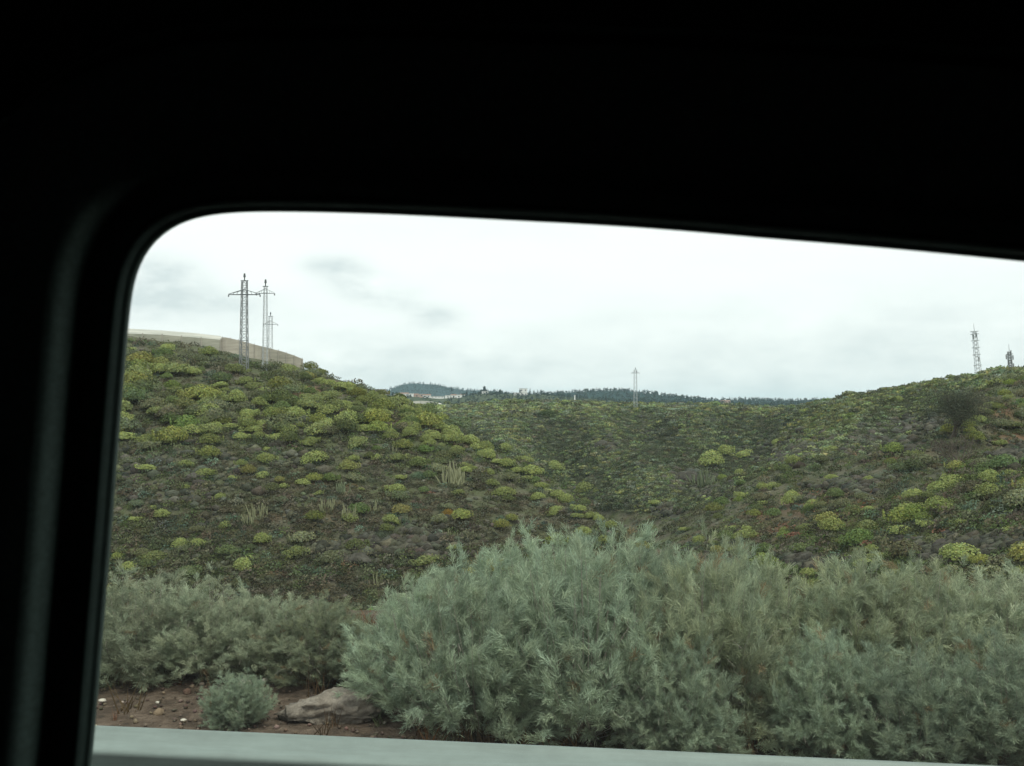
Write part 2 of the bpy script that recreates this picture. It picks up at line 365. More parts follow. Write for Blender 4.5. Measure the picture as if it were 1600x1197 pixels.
# round the far side and the sill of the window, both outside the photo
R_ = .09; ub2 = ub + .25
zc = zt - .045
for k in range(1, 9):
    a = math.pi / 2 - k * math.pi / 16; ctr.append((ub2 - R_ + R_ * math.cos(a), zc - R_ + R_ * math.sin(a)))
zbot = zl - .10
for k in range(0, 9):
    a = -k * math.pi / 16; ctr.append((ub2 + .02 - R_ + R_ * math.cos(a), zbot + R_ + R_ * math.sin(a)))
for k in range(0, 6): ctr.append((ub2 - R_ - (ub2 - R_ - ctr[0][0] - R_) * (k + 1) / 6, zbot))
for k in range(1, 7):
    a = -math.pi / 2 - k * math.pi / 16; ctr.append((ctr[0][0] - .010 + R_ + R_ * math.cos(a), zbot + R_ + R_ * math.sin(a)))
# resample evenly
C = np.array(ctr); C = np.vstack([C, C[:1]]); sl = np.r_[0, np.cumsum(np.hypot(*np.diff(C, axis=0).T))]
NS = 420; tt = np.linspace(0, sl[-1], NS, endpoint=False); P2 = np.stack([np.interp(tt, sl, C[:, 0]), np.interp(tt, sl, C[:, 1])], 1)
ker = np.ones(5) / 5
P2 = np.stack([np.convolve(np.r_[P2[-2:, k], P2[:, k], P2[:2, k]], ker, 'valid') for k in (0, 1)], 1)
T = np.roll(P2, -1, 0) - np.roll(P2, 1, 0); T /= np.linalg.norm(T, axis=1)[:, None]
Nn = np.stack([-T[:, 1], T[:, 0]], 1)
cen = P2.mean(0)
if ((P2 + Nn * .01 - cen) ** 2).sum() < ((P2 - cen) ** 2).sum(): Nn = -Nn     # outward
# smooth the outward direction so wide offsets stay clean
def w3(uv, off): return wo + wu * float(uv[0]) + Vector((0, 0, float(uv[1]))) + wn * off
def sweep(name, prof, mat, parent, closed_prof=False, fade=0.0):
    vs = []; fs = []; n = len(prof)
    for (o, d) in prof:
        Q = P2 + Nn * o
        for q, nq in zip(Q, Nn): vs.append(w3(q, d * (1 - fade * max(0.0, min(1.0, (nq[1] - .62) / .36))) if d > 0 else d))
    m = n if closed_prof else n - 1
    for a in range(m):
        b2 = (a + 1) % n
        for i in range(NS):
            j = (i + 1) % NS; fs.append((a * NS + i, a * NS + j, b2 * NS + j, b2 * NS + i))
    me = bpy.data.meshes.new(name); me.from_pydata(vs, [], fs); me.materials.append(mat)
    for p in me.polygons: p.use_smooth = True
    return link(name, me, parent)
# outer skin, rubber seal on the opening's edge, inner trim with a raised lip
sweep('window_seal', [(.0, -.004), (.0, .0), (.0015, .0005), (.003, .003), (.0045, .0065), (.0065, .0075), (.0085, .006), (.009, .0), (.008, -.006), (.004, -.008), (.001, -.007)], sealm, van, True)
sweep('window_trim', [(.005, -.014), (.0065, -.003), (.010, -.005), (.020, -.006), (.024, -.004), (.0265, .001), (.0290, .008), (.0310, .015), (.0335, .021), (.037, .0245), (.042, .0262), (.055, .028), (.080, .033), (.110, .037), (.120, .030), (.118, -.014)], trimm, van, True, .72)
# side wall: frame from trim to a big rectangle
def ring_plate(name, o, d0, d1, mat, ext):
    x0, x1, z0, z1 = ext; vs = []; fs = []
    Q = P2 + Nn * o
    for d in (d0, d1):
        for q in Q: vs.append(w3(q, d))
        for q in Q:
            v_ = q - cen; sx = ((x1 if v_[0] > 0 else x0) - cen[0]) / (v_[0] if abs(v_[0]) > 1e-9 else 1e-9); sz = ((z1 if v_[1] > 0 else z0) - cen[1]) / (v_[1] if abs(v_[1]) > 1e-9 else 1e-9)
            k = min(abs(sx), abs(sz)); vs.append(w3(cen + v_ * k, d))
    for i in range(NS):
        j = (i + 1) % NS
        fs.append((i, j, NS + j, NS + i)); fs.append((2 * NS + i, 3 * NS + i, 3 * NS + j, 2 * NS + j)); fs.append((i, 2 * NS + i, 2 * NS + j, j))
    me = bpy.data.meshes.new(name); me.from_pydata(vs, [], fs); me.materials.append(mat)
    return link(name, me, van)
ring_plate('side_panel', .112, -.012, .030, blk, (-1.6, 1.6, -1.15, .62))
ring_plate('outer_skin', .026, -.030, -.016, mat_plain('dark_car_paint', (.05, .055, .06), .3, 0, .5, .05), (-1.6, 1.6, -1.15, .62))
# glass
gl = bpy.data.materials.new('window_glass'); gl.use_nodes = True; t = gl.node_tree; t.nodes.clear()
o = nn(t, 'ShaderNodeOutputMaterial'); tr = nn(t, 'ShaderNodeBsdfTransparent'); tr.inputs[0].default_value = (.925, .965, .942, 1)
gs = nn(t, 'ShaderNodeBsdfGlossy'); gs.inputs['Roughness'].default_value = .03; mx = nn(t, 'ShaderNodeMixShader'); mx.inputs[0].default_value = .035
t.links.new(tr.outputs[0], mx.inputs[1]); t.links.new(gs.outputs[0], mx.inputs[2]); tl = nn(t, 'ShaderNodeBsdfTranslucent'); tl.inputs[0].default_value = (.9, .95, .95, 1); m2 = nn(t, 'ShaderNodeMixShader'); m2.inputs[0].default_value = .013
t.links.new(mx.outputs[0], m2.inputs[1]); t.links.new(tl.outputs[0], m2.inputs[2]); t.links.new(m2.outputs[0], o.inputs[0])
vs = [w3(q + nq * .005, -.010) for q, nq in zip(P2, Nn)]
me = bpy.data.meshes.new('window_glass'); me.from_pydata(vs, [], [tuple(range(NS))]); me.materials.append(gl)
link('window_glass', me, van)
# the rest of the cabin shell
rot = Matrix.Translation(wo) @ Matrix.Rotation(math.atan(RS), 4, 'Z')
def shell(name, c_, d_, mat):
    m = MB(); m.box(c_, d_, rot); m.build(name, mat, van)
shell('roof_lining', (0, -.80, .60), (3.2, 1.63, .03), hd)
shell('cabin_floor', (0, -.80, -1.16), (3.2, 1.63, .03), hd)
shell('far_side_wall', (0, -1.63, -.28), (3.2, .03, 1.72), hd)
for s_ in (-1, 1): shell('bulkhead', (s_ * 1.59, -.80, -.28), (.03, 1.60, 1.72), hd)
shell('roof_skin', (0, -.80, .64), (3.25, 1.72, .03), bpy.data.materials['dark_car_paint'])

# ------------------------------------------------------------------ plant templates (numpy leaf clouds)
def tri_cloud(P, Nrm, size, asp=1.0, rng=RNG):
    """one triangle pair (leaf quad) per point, facing Nrm"""
    n = len(P); Nrm = Nrm / (np.linalg.norm(Nrm, axis=1)[:, None] + 1e-9)
    a = np.cross(Nrm, rng.normal(size=(n, 3))); a /= np.linalg.norm(a, axis=1)[:, None] + 1e-9
    b_ = np.cross(Nrm, a); s = size[:, None]
    V = np.stack([P - a * s * .5, P + b_ * s * .45 * asp, P + a * s * .5, P - b_ * s * .45 * asp], 1)
    V += rng.normal(size=V.shape) * s[:, :, None] * .12
    V = V.reshape(-1, 3); k = np.arange(n) * 4
    Fc = np.stack([np.stack([k, k + 1, k + 2], 1), np.stack([k, k + 2, k + 3], 1)], 1).reshape(-1, 3)
    return V, Fc
def dome(n, rng, flat=.55, leaf=.12, c0=(.2, .25, .05), stems=True, under=(.075, .062, .04)):
    """cushion shrub, radius .5, base at z=0"""
    nl = rng.integers(5, 9); lc = rng.normal(size=(nl, 3)) * (.23, .23, .04) + (0, 0, .10); lc[0] = (0, 0, .10)
    lr = rng.uniform(.20, .32, nl); lr[0] = rng.uniform(.30, .42)
    k = rng.integers(0, nl, n); k[rng.random(n) < .45] = 0; d = rng.normal(size=(n, 3)); d[:, 2] = np.abs(d[:, 2]) * 1.1 + .02; d /= np.linalg.norm(d, axis=1)[:, None]
    P = lc[k] + d * lr[k][:, None] * rng.uniform(.82, 1.06, n)[:, None]
    P[:, 2] = P[:, 2] * flat * 1.6 + .05
    r = np.hypot(P[:, 0], P[:, 1]); P[:, :2] *= (np.minimum(r, .5) / (r + 1e-6))[:, None]
    P[:, 2] = np.maximum(P[:, 2], .06)
    Nr = d + rng.normal(size=(n, 3)) * .38
    V, Fc = tri_cloud(P, Nr, rng.uniform(.7, 1.3, n) * leaf, 1, rng)
    tone = rng.uniform(.8, 1.18, n)[:, None] * np.array(c0)[None] * np.stack([rng.uniform(.9, 1.12, n), np.ones(n), rng.uniform(.8, 1.2, n)], 1)
    Cc = np.repeat(tone, 4, 0)
    if stems:
        m = 14; a = rng.uniform(0, 6.28, m); rr = rng.uniform(.1, .4, m)
        b0 = np.stack([np.cos(a) * .06, np.sin(a) * .06, np.zeros(m) - .05], 1); b1 = np.stack([np.cos(a) * rr, np.sin(a) * rr, rng.uniform(.18, .30, m)], 1)
        side = np.stack([-np.sin(a), np.cos(a), np.zeros(m)], 1) * .018
        SV = np.stack([b0 - side, b0 + side, b1], 1).reshape(-1, 3); SF = np.arange(m * 3).reshape(-1, 3) + len(V)
        V = np.vstack([V, SV]); Fc = np.vstack([Fc, SF]); Cc = np.vstack([Cc, np.repeat(np.array([under]), m * 3, 0)])
    return V, Fc, Cc
def scrub(n, rng, c0, leaf=.16, h=.5):
    d = rng.normal(size=(n, 3)); d[:, 2] = np.abs(d[:, 2]); d /= np.linalg.norm(d, axis=1)[:, None]
    P = d * (.5 * rng.uniform(.3, 1, n) ** .5)[:, None]; P[:, 2] *= h * 1.6
    V, Fc = tri_cloud(P, d + rng.normal(size=(n, 3)) * .8, rng.uniform(.6, 1.4, n) * leaf, .7, rng)
    tone = rng.uniform(.7, 1.25, n)[:, None] * np.array(c0)[None]
    return V, Fc, np.repeat(tone, 4, 0)
def scatter(name, items, mat, label=None, cat=None, kind='stuff'):
    """items: list of (template, positions(n,3), scale(n,3), rot(n), colour factor(n,3)) merged into one object"""
    VV = []; FF = []; CC = []; b0 = 0
    for (V, Fc, Cc), P, Sc, R, K in items:
        n = len(P)
        if n == 0: continue
        c_, s_ = np.cos(R)[:, None], np.sin(R)[:, None]
        x = V[None, :, 0] * Sc[:, 0:1]; y = V[None, :, 1] * Sc[:, 1:2]; z = V[None, :, 2] * Sc[:, 2:3]
        W = np.stack([x * c_ - y * s_, x * s_ + y * c_, z], -1) + P[:, None, :]
        VV.append(W.reshape(-1, 3)); FF.append((Fc[None] + (np.arange(n) * len(V))[:, None, None]).reshape(-1, 3) + b0)
        CC.append((Cc[None] * K[:, None, :]).reshape(-1, 3)); b0 += n * len(V)
    o = link(name, npmesh(name, np.vstack(VV), np.vstack(FF), mat, np.vstack(CC)))
    return tag(o, label, cat, kind=kind)

# fast visible-surface table: for every bearing the first ground seen at each level
_bx = np.arange(100, 1640, 6.0); _yy = np.exp(np.linspace(math.log(9), math.log(650), 900))
_TX = (_bx[:, None] - CX) / F * _yy[None]; _TZ = H(_TX, np.repeat(_yy[None], len(_bx), 0))
_TPY = HY - (_TZ - EYE) / _yy[None] * F
_seen = _TPY <= np.minimum.accumulate(_TPY, axis=1) + .3
def vis_sample(n, dens, rng, ymin=30, ymax=400, side=True):
    """random ground points spread evenly over what the road sees of the slopes; dens(px, py, y) thins them"""
    P = np.zeros((0, 3))
    m_ = n * 2 if ymin < 90 else n * 5
    px = rng.uniform(110, 1630, m_); py = rng.uniform(510, 990 if ymin < 90 else 800, m_)
    bi = np.clip(((px - 100) / 6).astype(int), 0, len(_bx) - 1)
    cum = np.minimum.accumulate(_TPY, axis=1)
    outp = []
    for q in range(len(px)):
        row = cum[bi[q]]; k = np.searchsorted(-row, -py[q])
        if k >= len(_yy): continue
        y = _yy[k] * rng.uniform(.99, 1.01)
        if y < ymin or y > ymax: continue
        if rng.random() < dens(px[q], py[q], y): outp.append(((px[q] - CX) / F * y, y))
        if len(outp) >= n: break
    A = np.array(outp).reshape(-1, 2)
    return np.column_stack([A, H(A[:, 0], A[:, 1])])

YG = (.185, .215, .070); MG = (.115, .148, .062); GG = (.135, .152, .085); BR = (.112, .108, .068); RU = (.165, .095, .060); BG = (.125, .175, .125); DK = (.070, .082, .050)
is_left = lambda px, py: py > np.interp(px, [0, 620, 740, 860, 940, 1000, 1010], [0, 610, 680, 745, 795, 845, 1200])

# --- dome shrubs one can count
dome_me = {}
for nm, c_ in (('bright', (.25, .295, .11)), ('green', (.205, .24, .10)), ('grey', (.195, .215, .125))):
    dome_me[nm] = [npmesh('dome_shrub', *dome(330, RNG, .5, .085, c_)[:2], LEAF) for _ in range(0)]
    lst = []
    for k in range(7):
        V_, F_, C_ = dome(1300, RNG, RNG.uniform(.48, .62), .050, c_)
        lst.append(npmesh('dome_shrub', V_, F_, LEAF, C_))
    dome_me[nm] = lst
known = [(192,657,30),(193,681,40),(264,677,18),(300,672,38),(359,665,30),(387,649,28),(387,664,32),(409,660,25),(375,683,27),(404,680,20),(436,682,32),(452,671,34),(462,647,36),(468,664,22),(480,690,32),(512,660,32),(416,700,18),(414,715,32),(493,713,42),(290,724,28),(320,739,30),(362,745,18),(289,759,22),(411,740,24),(473,753,24),(343,777,18),(238,792,20),(209,808,26),(253,805,26),(280,853,28),(308,849,30),(408,845,30),(201,885,34),(380,882,36),(498,769,16),(444,758,18),(486,690,24),(610,681,26),(643,655,30),(568,670,30),(675,678,34),(700,684,34),(590,716,20),(551,718,20),(625,745,20),(620,763,32),(565,764,14),(758,699,32),(788,701,26),(818,714,40),(831,735,36),(866,726,26),(544,808,30),(608,812,32),(1133,705,32),(1162,710,32),(913,763,30),(935,763,22),(1025,785,20),(867,730,30),(1068,825,24),(1166,834,40),(1148,856,24),(1144,825,20),(1113,722,44),(1548,744,38),(1545,768,48),(1428,772,38),(1468,761,38),(1358,748,22),(1543,618,14),(1418,790,60),(1480,793,34),(1410,826,42),(1452,818,32),(1480,824,18),(1341,833,38),(1362,858,30),(1490,748,36),(1238,782,34),(1578,824,44),(1225,828,18),(325,628,44),(345,600,30),(425,620,34),(395,600,30),(455,598,26),(300,580,30),(250,575,34),(215,560,28),(510,640,36),(545,655,34),(480,620,30),(575,655,30),(540,628,30),(600,645,26),(640,675,26),(735,690,26),(1190,760,26),(1270,790,26),(1300,745,24),(1500,820,30),(1580,740,30),(1240,720,24),(1300,700,22),(1215,690,22)]
blueish = {(654, 739), (409, 735)}
spots = [(px, py, w_, 1) for px, py, w_ in known]
_cx = 500
while _cx < 960:
    _cy = float(np.interp(_cx, [480, 560, 620, 690, 740, 800, 860, 940, 1000], [588, 608, 630, 664, 697, 727, 764, 810, 850]))
    spots.append((_cx, _cy + random.uniform(0, 6), random.uniform(20, 34), 1)); spots.append((_cx - random.uniform(5, 40), _cy + random.uniform(12, 30), random.uniform(20, 34), 1)); _cx += random.uniform(12, 22)
def dens_dome(px, py, y):
    if is_left(px, py):
        if y > 90 and px < 480: return 0
        return np.interp(py, [520, 640, 700, 760, 900], [1, 1, .6, .16, .07])
    if inzone(px, py, ROCKE) > .3: return .03
    if px > 1100: return np.interp(py, [580, 650, 700, 800, 950], [.9, .7, .25, .3, .3])
    return .05
rp = vis_sample(1500, dens_dome, RNG, 30, 135)
dl = {'L': 'yellow-green dome shrub among many alike on the left hillside', 'S': 'yellow-green dome shrub on the lower end of the left spur by the ravine', 'R': 'yellow-green dome shrub among many alike on the right hillside'}
placed = []
def put_dome(p, wid, label, grp, kindm):
    me = random.choice(dome_me[kindm]); o = link('dome_shrub', me, None, p)
    o.scale = (wid * random.uniform(.85, 1.15), wid * random.uniform(.8, 1.15), wid * random.uniform(.65, 1.15)); o.rotation_euler = (random.gauss(0, .12), random.gauss(0, .12), random.uniform(0, 6.28))
    tag(o, label, 'shrub', grp); placed.append((p.x, p.y)); return o
cnt = 0
special = {(1545,768): 'biggest bright dome shrub at the right edge of the view, below another bright one', (1548,744): 'bright dome shrub just above the biggest one near the right edge', (1418,790): 'wide bright dome shrub, largest of the cluster on the right slope', (414,715): 'bright lone dome shrub on a pale rock in the middle of the left hill', (209,808): 'small lone yellow dome shrub low on the left hill, nearest the window frame', (253,805): 'small lone yellow dome shrub right of its twin low on the left hill', (544,808): 'bright flat dome shrub just below the wide cactus clump', (1166,834): 'bright wide dome shrub in the bottom of the ravine', (1410,826): 'yellow dome shrub above the dark boulders on the right slope'}
for px, py, w_, _k in spots:
    p = hit(px, py + w_ * .25, 25)
    if p is None: continue
    wid = min(w_, 40) * p.y / F * 1.16
    if (px, py) in special: lb, gp = special[(px, py)], None
    elif is_left(px, py): lb, gp = (dl['S'], 'dome shrubs on the spur') if px > 720 else (dl['L'], 'dome shrubs on the left hillside')
    else: lb, gp = dl['R'], 'dome shrubs on the right hillside'
    p.z -= .05; put_dome(p, wid, lb, gp, 'bright' if (py > 640 or random.random() < .5) else 'green'); cnt += 1
rest_spots = []
for q in rp:
    p = Vector(q); px, py = proj(p)
    wid = random.uniform(1.1, 2.7) if (py < 700 and px < 1000) else random.uniform(.8, 1.8)
    if p.y > 84: wid = min(wid, 1.9)
    if any((a - p.x) ** 2 + ((b_ - p.y) * .6) ** 2 < (wid * (.26 if py < 690 else .42)) ** 2 for a, b_ in placed): continue
    if cnt >= 296: rest_spots.append((p, wid)); continue
    if is_left(px, py): lb, gp = (dl['S'], 'dome shrubs on the spur') if px > 720 else (dl['L'], 'dome shrubs on the left hillside')
    else: lb, gp = dl['R'], 'dome shrubs on the right hillside'
    p.z -= .05; put_dome(p, wid, lb, gp, random.choice(['bright', 'green', 'green', 'grey'])); cnt += 1

# --- ground cover of the slopes: scrub, tiny domes, scree
def kcol(n, v=.25): return np.clip(RNG.normal(1, v, (n, 1)), .5, 1.7) * np.clip(RNG.normal(1, .06, (n, 3)), .8, 1.2)
def sc3(s, f=1.0): return np.stack([s, s, s * f], 1)
dsmall = [dome(80, RNG, .5, .15, c_) for c_ in ((.165, .185, .085), (.11, .135, .065), (.105, .125, .075), (.11, .13, .09))]; drest = [dome(1000, RNG, .55, .052, c_) for c_ in (YG, MG, GG)]
scr = [scrub(95, RNG, c_, .105) for c_ in (GG, BR, MG, BG, DK, (.13, .12, .085))]
tiny = [scrub(16, RNG, c_, .34, .45) for c_ in (MG, GG, YG, BR, DK)]
items = []
# rest of the countable kind
if rest_spots:
    A = np.array([tuple(p) for p, _ in rest_spots]); W_ = np.array([w_ for _, w_ in rest_spots]); k = RNG.integers(0, 3, len(A))
    for j in range(3):
        m = k == j; items.append((drest[j], A[m], sc3(W_[m]), RNG.uniform(0, 6.28, m.sum()), kcol(m.sum(), .15)))
def dens_mid(px, py, y):
    return .35 if RNG.random() < inzone(px, py, ROCKE) * 1.1 else 0 if (px < 560 or (is_left(px, py) and y < 118)) else 1
A = vis_sample(16000, dens_mid, RNG, 95, 480); nsc = len(A)
s_ = RNG.uniform(.45, 1.0, nsc) * (.8 + A[:, 1] / 190)
zone = fbm(A[:, 0] / 22, A[:, 1] / 30, 3)
k = np.where(zone > .06, RNG.integers(1, 4, nsc), np.where(zone < -.12, RNG.integers(0, 3, nsc), RNG.integers(0, 4, nsc))); k = np.where((k == 0) & (RNG.random(nsc) < .35), 3, k)
k = np.where(RNG.random(nsc) < .20, 4, k); k = np.where(RNG.random(nsc) < .16, 5, k)
gd = np.full(nsc, 99.0)
for (ax, ay, bx_, by_, dep, wid) in GULLY:
    q = np.clip(((A[:, 0] - ax) * (bx_ - ax) + (A[:, 1] - ay) * (by_ - ay)) / ((bx_ - ax) ** 2 + (by_ - ay) ** 2), 0, 1)
    gd = np.minimum(gd, np.hypot(A[:, 0] - ax - q * (bx_ - ax), A[:, 1] - ay - q * (by_ - ay)) / wid)
k = np.where((gd < .8) & (RNG.random(nsc) < .75), 5, k)          # darker scrub kind in the gullies, its colour deepening their weak shade
k = np.where((gd > 1.2) & (gd < 2.6) & (RNG.random(nsc) < .22), 0, k)
s_ = s_ * np.where(fbm(A[:, 0] / 11, A[:, 1] / 14, 2) > .12, 1.55, 1)
kz = (1.38 + 1.1 * fbm(A[:, 0] / 38, A[:, 1] / 50, 3))[:, None]
for j, tp in enumerate(dsmall + [scr[1], scr[4]]):
    m = k == j; items.append((tp, A[m] - (0, 0, .1), sc3(s_[m], 1.0), RNG.uniform(0, 6.28, m.sum()), kcol(m.sum()) * kz[m]))
scatter('distant_scrub', items, LEAF, 'small mixed green shrubs covering the middle hill and the far ends of both slopes', 'scrub')
items = []
def dens_low(px, py, y): return .30 if RNG.random() < inzone(px, py, ROCKE) * 1.1 else 0 if (y > 94 and px < 480) else 1 if y < 120 else .5
A = vis_sample(9500, dens_low, RNG, 22, 150); nsc = len(A)
zone = fbm(A[:, 0] / 9, A[:, 1] / 12, 3)
s_ = RNG.uniform(.35, 1.15, nsc) * np.where(A[:, 1] > 80, 1.3, 1)
for j, tp in enumerate(scr):
    pass
pick = RNG.random(nsc); k = np.select([pick < .26, pick < .48, pick < .68, pick < .76, pick < .88], [0, 1, 2, 3, 4], 5)
k = np.where((zone > .13) & (pick < .7), 1, k); k = np.where((zone < -.13) & (pick < .7), 2, k)
for j, tp in enumerate(scr):
    m = k == j; items.append((tp, A[m] - (0, 0, .04), sc3(s_[m], RNG.uniform(.7, 1.2)), RNG.uniform(0, 6.28, m.sum()), kcol(m.sum())))
# spread beyond what the road sees, so the slopes are not bare from a step aside
xr = RNG.uniform(-70, 110, 2600); yr = np.exp(RNG.uniform(math.log(11), math.log(140), 2600)); zr = H(xr, yr)
for j, tp in enumerate(scr):
    m = RNG.random(2600) < .16; items.append((tp, np.column_stack([xr, yr, zr - .04])[m], sc3(RNG.uniform(.4, 1.3, m.sum())), RNG.uniform(0, 6.28, m.sum()), kcol(m.sum())))
scatter('low_scrub', items, LEAF, 'low grey, brown and olive scrub growing between the dome shrubs on both slopes', 'scrub')
def dens_rust(px, py, y):
    return float(inzone(px, py, RUSTE)) * .9 + .02
A = vis_sample(1300, dens_rust, RNG, 30, 260); m = len(A)
rt = scrub(110, RNG, RU, .10, .35)
scatter('rusty_scrub', [(rt, A - (0, 0, .05), sc3(RNG.uniform(.5, 1.2, m) * (1 + A[:, 1] / 120), .5), RNG.uniform(0, 6.28, m), kcol(m, .2))], LEAF, 'rust-brown dried plants in patches, mostly on the right slope', 'scrub')

# rocks
def rock_t(rng, n=1):
    import itertools
    me = bpy.data.meshes.new('tmp'); import bmesh
    bm = bmesh.new(); bmesh.ops.create_icosphere(bm, subdivisions=n, radius=.5)
    sx = rng.uniform(.7, 1.3, 3)
    ax = rng.normal(size=(6, 3)); ax /= np.linalg.norm(ax, axis=1)[:, None]
    for v_ in bm.verts:
        c_ = np.array(v_.co)
        for a in ax:
            d = c_.dot(a); lim = .36
            if d > lim: c_ = c_ - a * (d - lim)
        v_.co = c_ * sx * rng.uniform(.86, 1.14)
    V = np.array([v_.co[:] for v_ in bm.verts]); Fc = np.array([[v_.index for v_ in f.verts] for f in bm.faces]); bm.free(); bpy.data.meshes.remove(me)
    return V, Fc
rockm, t, b = mat_new('basalt'); b.inputs['Roughness'].default_value = .9; b.inputs['Specular IOR Level'].default_value = .2
co = nn(t, 'ShaderNodeTexCoord'); a_ = nn(t, 'ShaderNodeAttribute', attribute_name='col')
n1 = tnoise(3.5, 7, .7, t, co.outputs['Object']); r_ = ramp(n1.outputs[0], [(.3, (.45, .45, .45)), (.7, (1.5, 1.5, 1.45))], t)
cc_ = mixc(1.0, a_.outputs['Color'], r_.outputs[0], t, 'MULTIPLY'); t.links.new(cc_, b.inputs['Base Color'])
bp = nn(t, 'ShaderNodeBump'); bp.inputs['Strength'].default_value = .8; bp.inputs['Distance'].default_value = .08; t.links.new(n1.outputs[0], bp.inputs['Height']); t.links.new(bp.outputs[0], b.inputs['Normal'])
rts = [rock_t(RNG, 1) for _ in range(5)]
def rocks(A, s, c_, items):
    k = RNG.integers(0, 5, len(A))
    for j in range(5):
        m = k == j; V_, F_ = rts[j]; items.append(((V_, F_, np.repeat(np.array([c_]), len(V_), 0)), A[m], np.stack([s[m], s[m] * .9, s[m] * .65], 1), RNG.uniform(0, 6.28, m.sum()), kcol(m.sum(), .3)))
outc = [(a, b_, c_ * .9, d_ * .9, int(c_ * 2.6)) for a, b_, c_, d_ in ROCKE] + [(300, 760, 110, 70, 120), (450, 700, 70, 40, 60), (200, 720, 30, 50, 40)] or [(1250, 700, 60, 22, 150), (1225, 712, 45, 16, 90), (1080, 752, 42, 22, 130), (1110, 765, 30, 16, 60), (1355, 705, 70, 24, 150), (1420, 672, 45, 14, 60), (1040, 800, 30, 14, 30), (940, 700, 26, 13, 50), (1015, 680, 18, 10, 30), (560, 860, 60, 22, 70), (930, 800, 50, 16, 50), (1260, 880, 60, 18, 70), (1480, 858, 60, 20, 110), (1570, 870, 40, 22, 70), (1580, 715, 26, 22, 80), (1310, 770, 60, 20, 60), (300, 760, 110, 70, 120), (450, 700, 70, 40, 60), (660, 840, 120, 40, 110), (200, 720, 30, 50, 40), (520, 700, 40, 10, 40)]
A = []
for px, py, rx, ry, n in outc:
    for _ in range(int(n * 1.0)):
        p = hit(px + random.gauss(0, rx * .5), py + random.gauss(0, ry * .5), 22)
        if p is not None and p.y < 320: A.append(tuple(p))
A = np.array(A); items = []
rocks(A, RNG.uniform(.2, .95, len(A)) * (.6 + A[:, 1] / 110), (.058, .058, .044), items)
B = vis_sample(3800, lambda px, py, y: 1 if (is_left(px, py) and py > 650) or (px > 1050 and py > 680) else .35, RNG, 22, 140)
rocks(B, RNG.uniform(.12, .48, len(B)) * (.6 + B[:, 1] / 120), (.074, .076, .056), items)
scatter('scree', items, rockm, 'loose dark volcanic stones strewn over both slopes between the scrub', 'stones')
# boulders one can point at
for (px, py, w_, lb) in ((1500, 862, 46, 'dark angular boulder below the dome shrubs on the right slope'), (1452, 868, 40, 'dark boulder leftmost in the row above the roadside bushes at right'), (1572, 705, 44, 'dark rock ledge close to the right edge on the brown slope'), (1262, 872, 44, 'dark boulder in the ravine above the roadside bushes'), (1075, 745, 38, 'grey rock outcrop on the far bank of the ravine'), (942, 692, 36, 'dark hollow rock outcrop high on the middle hill'), (1018, 675, 20, 'small dark rock outcrop on the middle hill below the lone lattice pole'), (560, 868, 40, 'dark rock at the foot of the left hill')):
    p = hit(px, py + 8, 22)
    V_, F_ = rock_t(RNG, 3); s = w_ * p.y / F
    V_ = V_ * (s, s * .8, s * .62)
    V_ = V_ + fbm(V_[:, 0] * 3 / s * 2 + px, V_[:, 2] * 6 / s + py, 3)[:, None] * s * .25 * (V_ / np.linalg.norm(V_, axis=1)[:, None])
    tag(link('boulder', npmesh('boulder', V_, F_, rockm, np.repeat([(.062, .060, .050)], len(V_), 0)), None, p), lb, 'boulder')

# candelabra spurges: tight clumps of upright columns
def cactus(h, r, n, pale, name='cactus_spurge'):
    m = MB()
    for i in range(n):
        a = random.uniform(0, 6.28); q = r * math.sqrt(random.random()); x, y = q * math.cos(a), q * math.sin(a)
        hh = h * random.uniform(.45, 1) * (1 - .25 * (q / r) ** 2); tr_ = h * .030
        lx, ly = random.gauss(0, .07) * h, random.gauss(0, .07) * h
        m.bar((x * .55, y * .55, 0), (x, y, hh * .3), tr_ * .9, tr_, 5); m.bar((x, y, hh * .3), (x * 1.05 + lx * .5, y * 1.05 + ly * .5, hh * .7), tr_, tr_ * .95, 5); m.bar((x * 1.05 + lx * .5, y * 1.05 + ly * .5, hh * .7), (x * 1.08 + lx, y * 1.08 + ly, hh), tr_ * .95, tr_ * .5, 5)
    return m
cmat = mat_plain('spurge_column_skin', (.25, .255, .15), .7, var=.3, scale=3, c2=(.16, .175, .095))
cmat2 = mat_plain('dark_spurge_skin', (.13, .16, .09), .7, var=.3, scale=3)
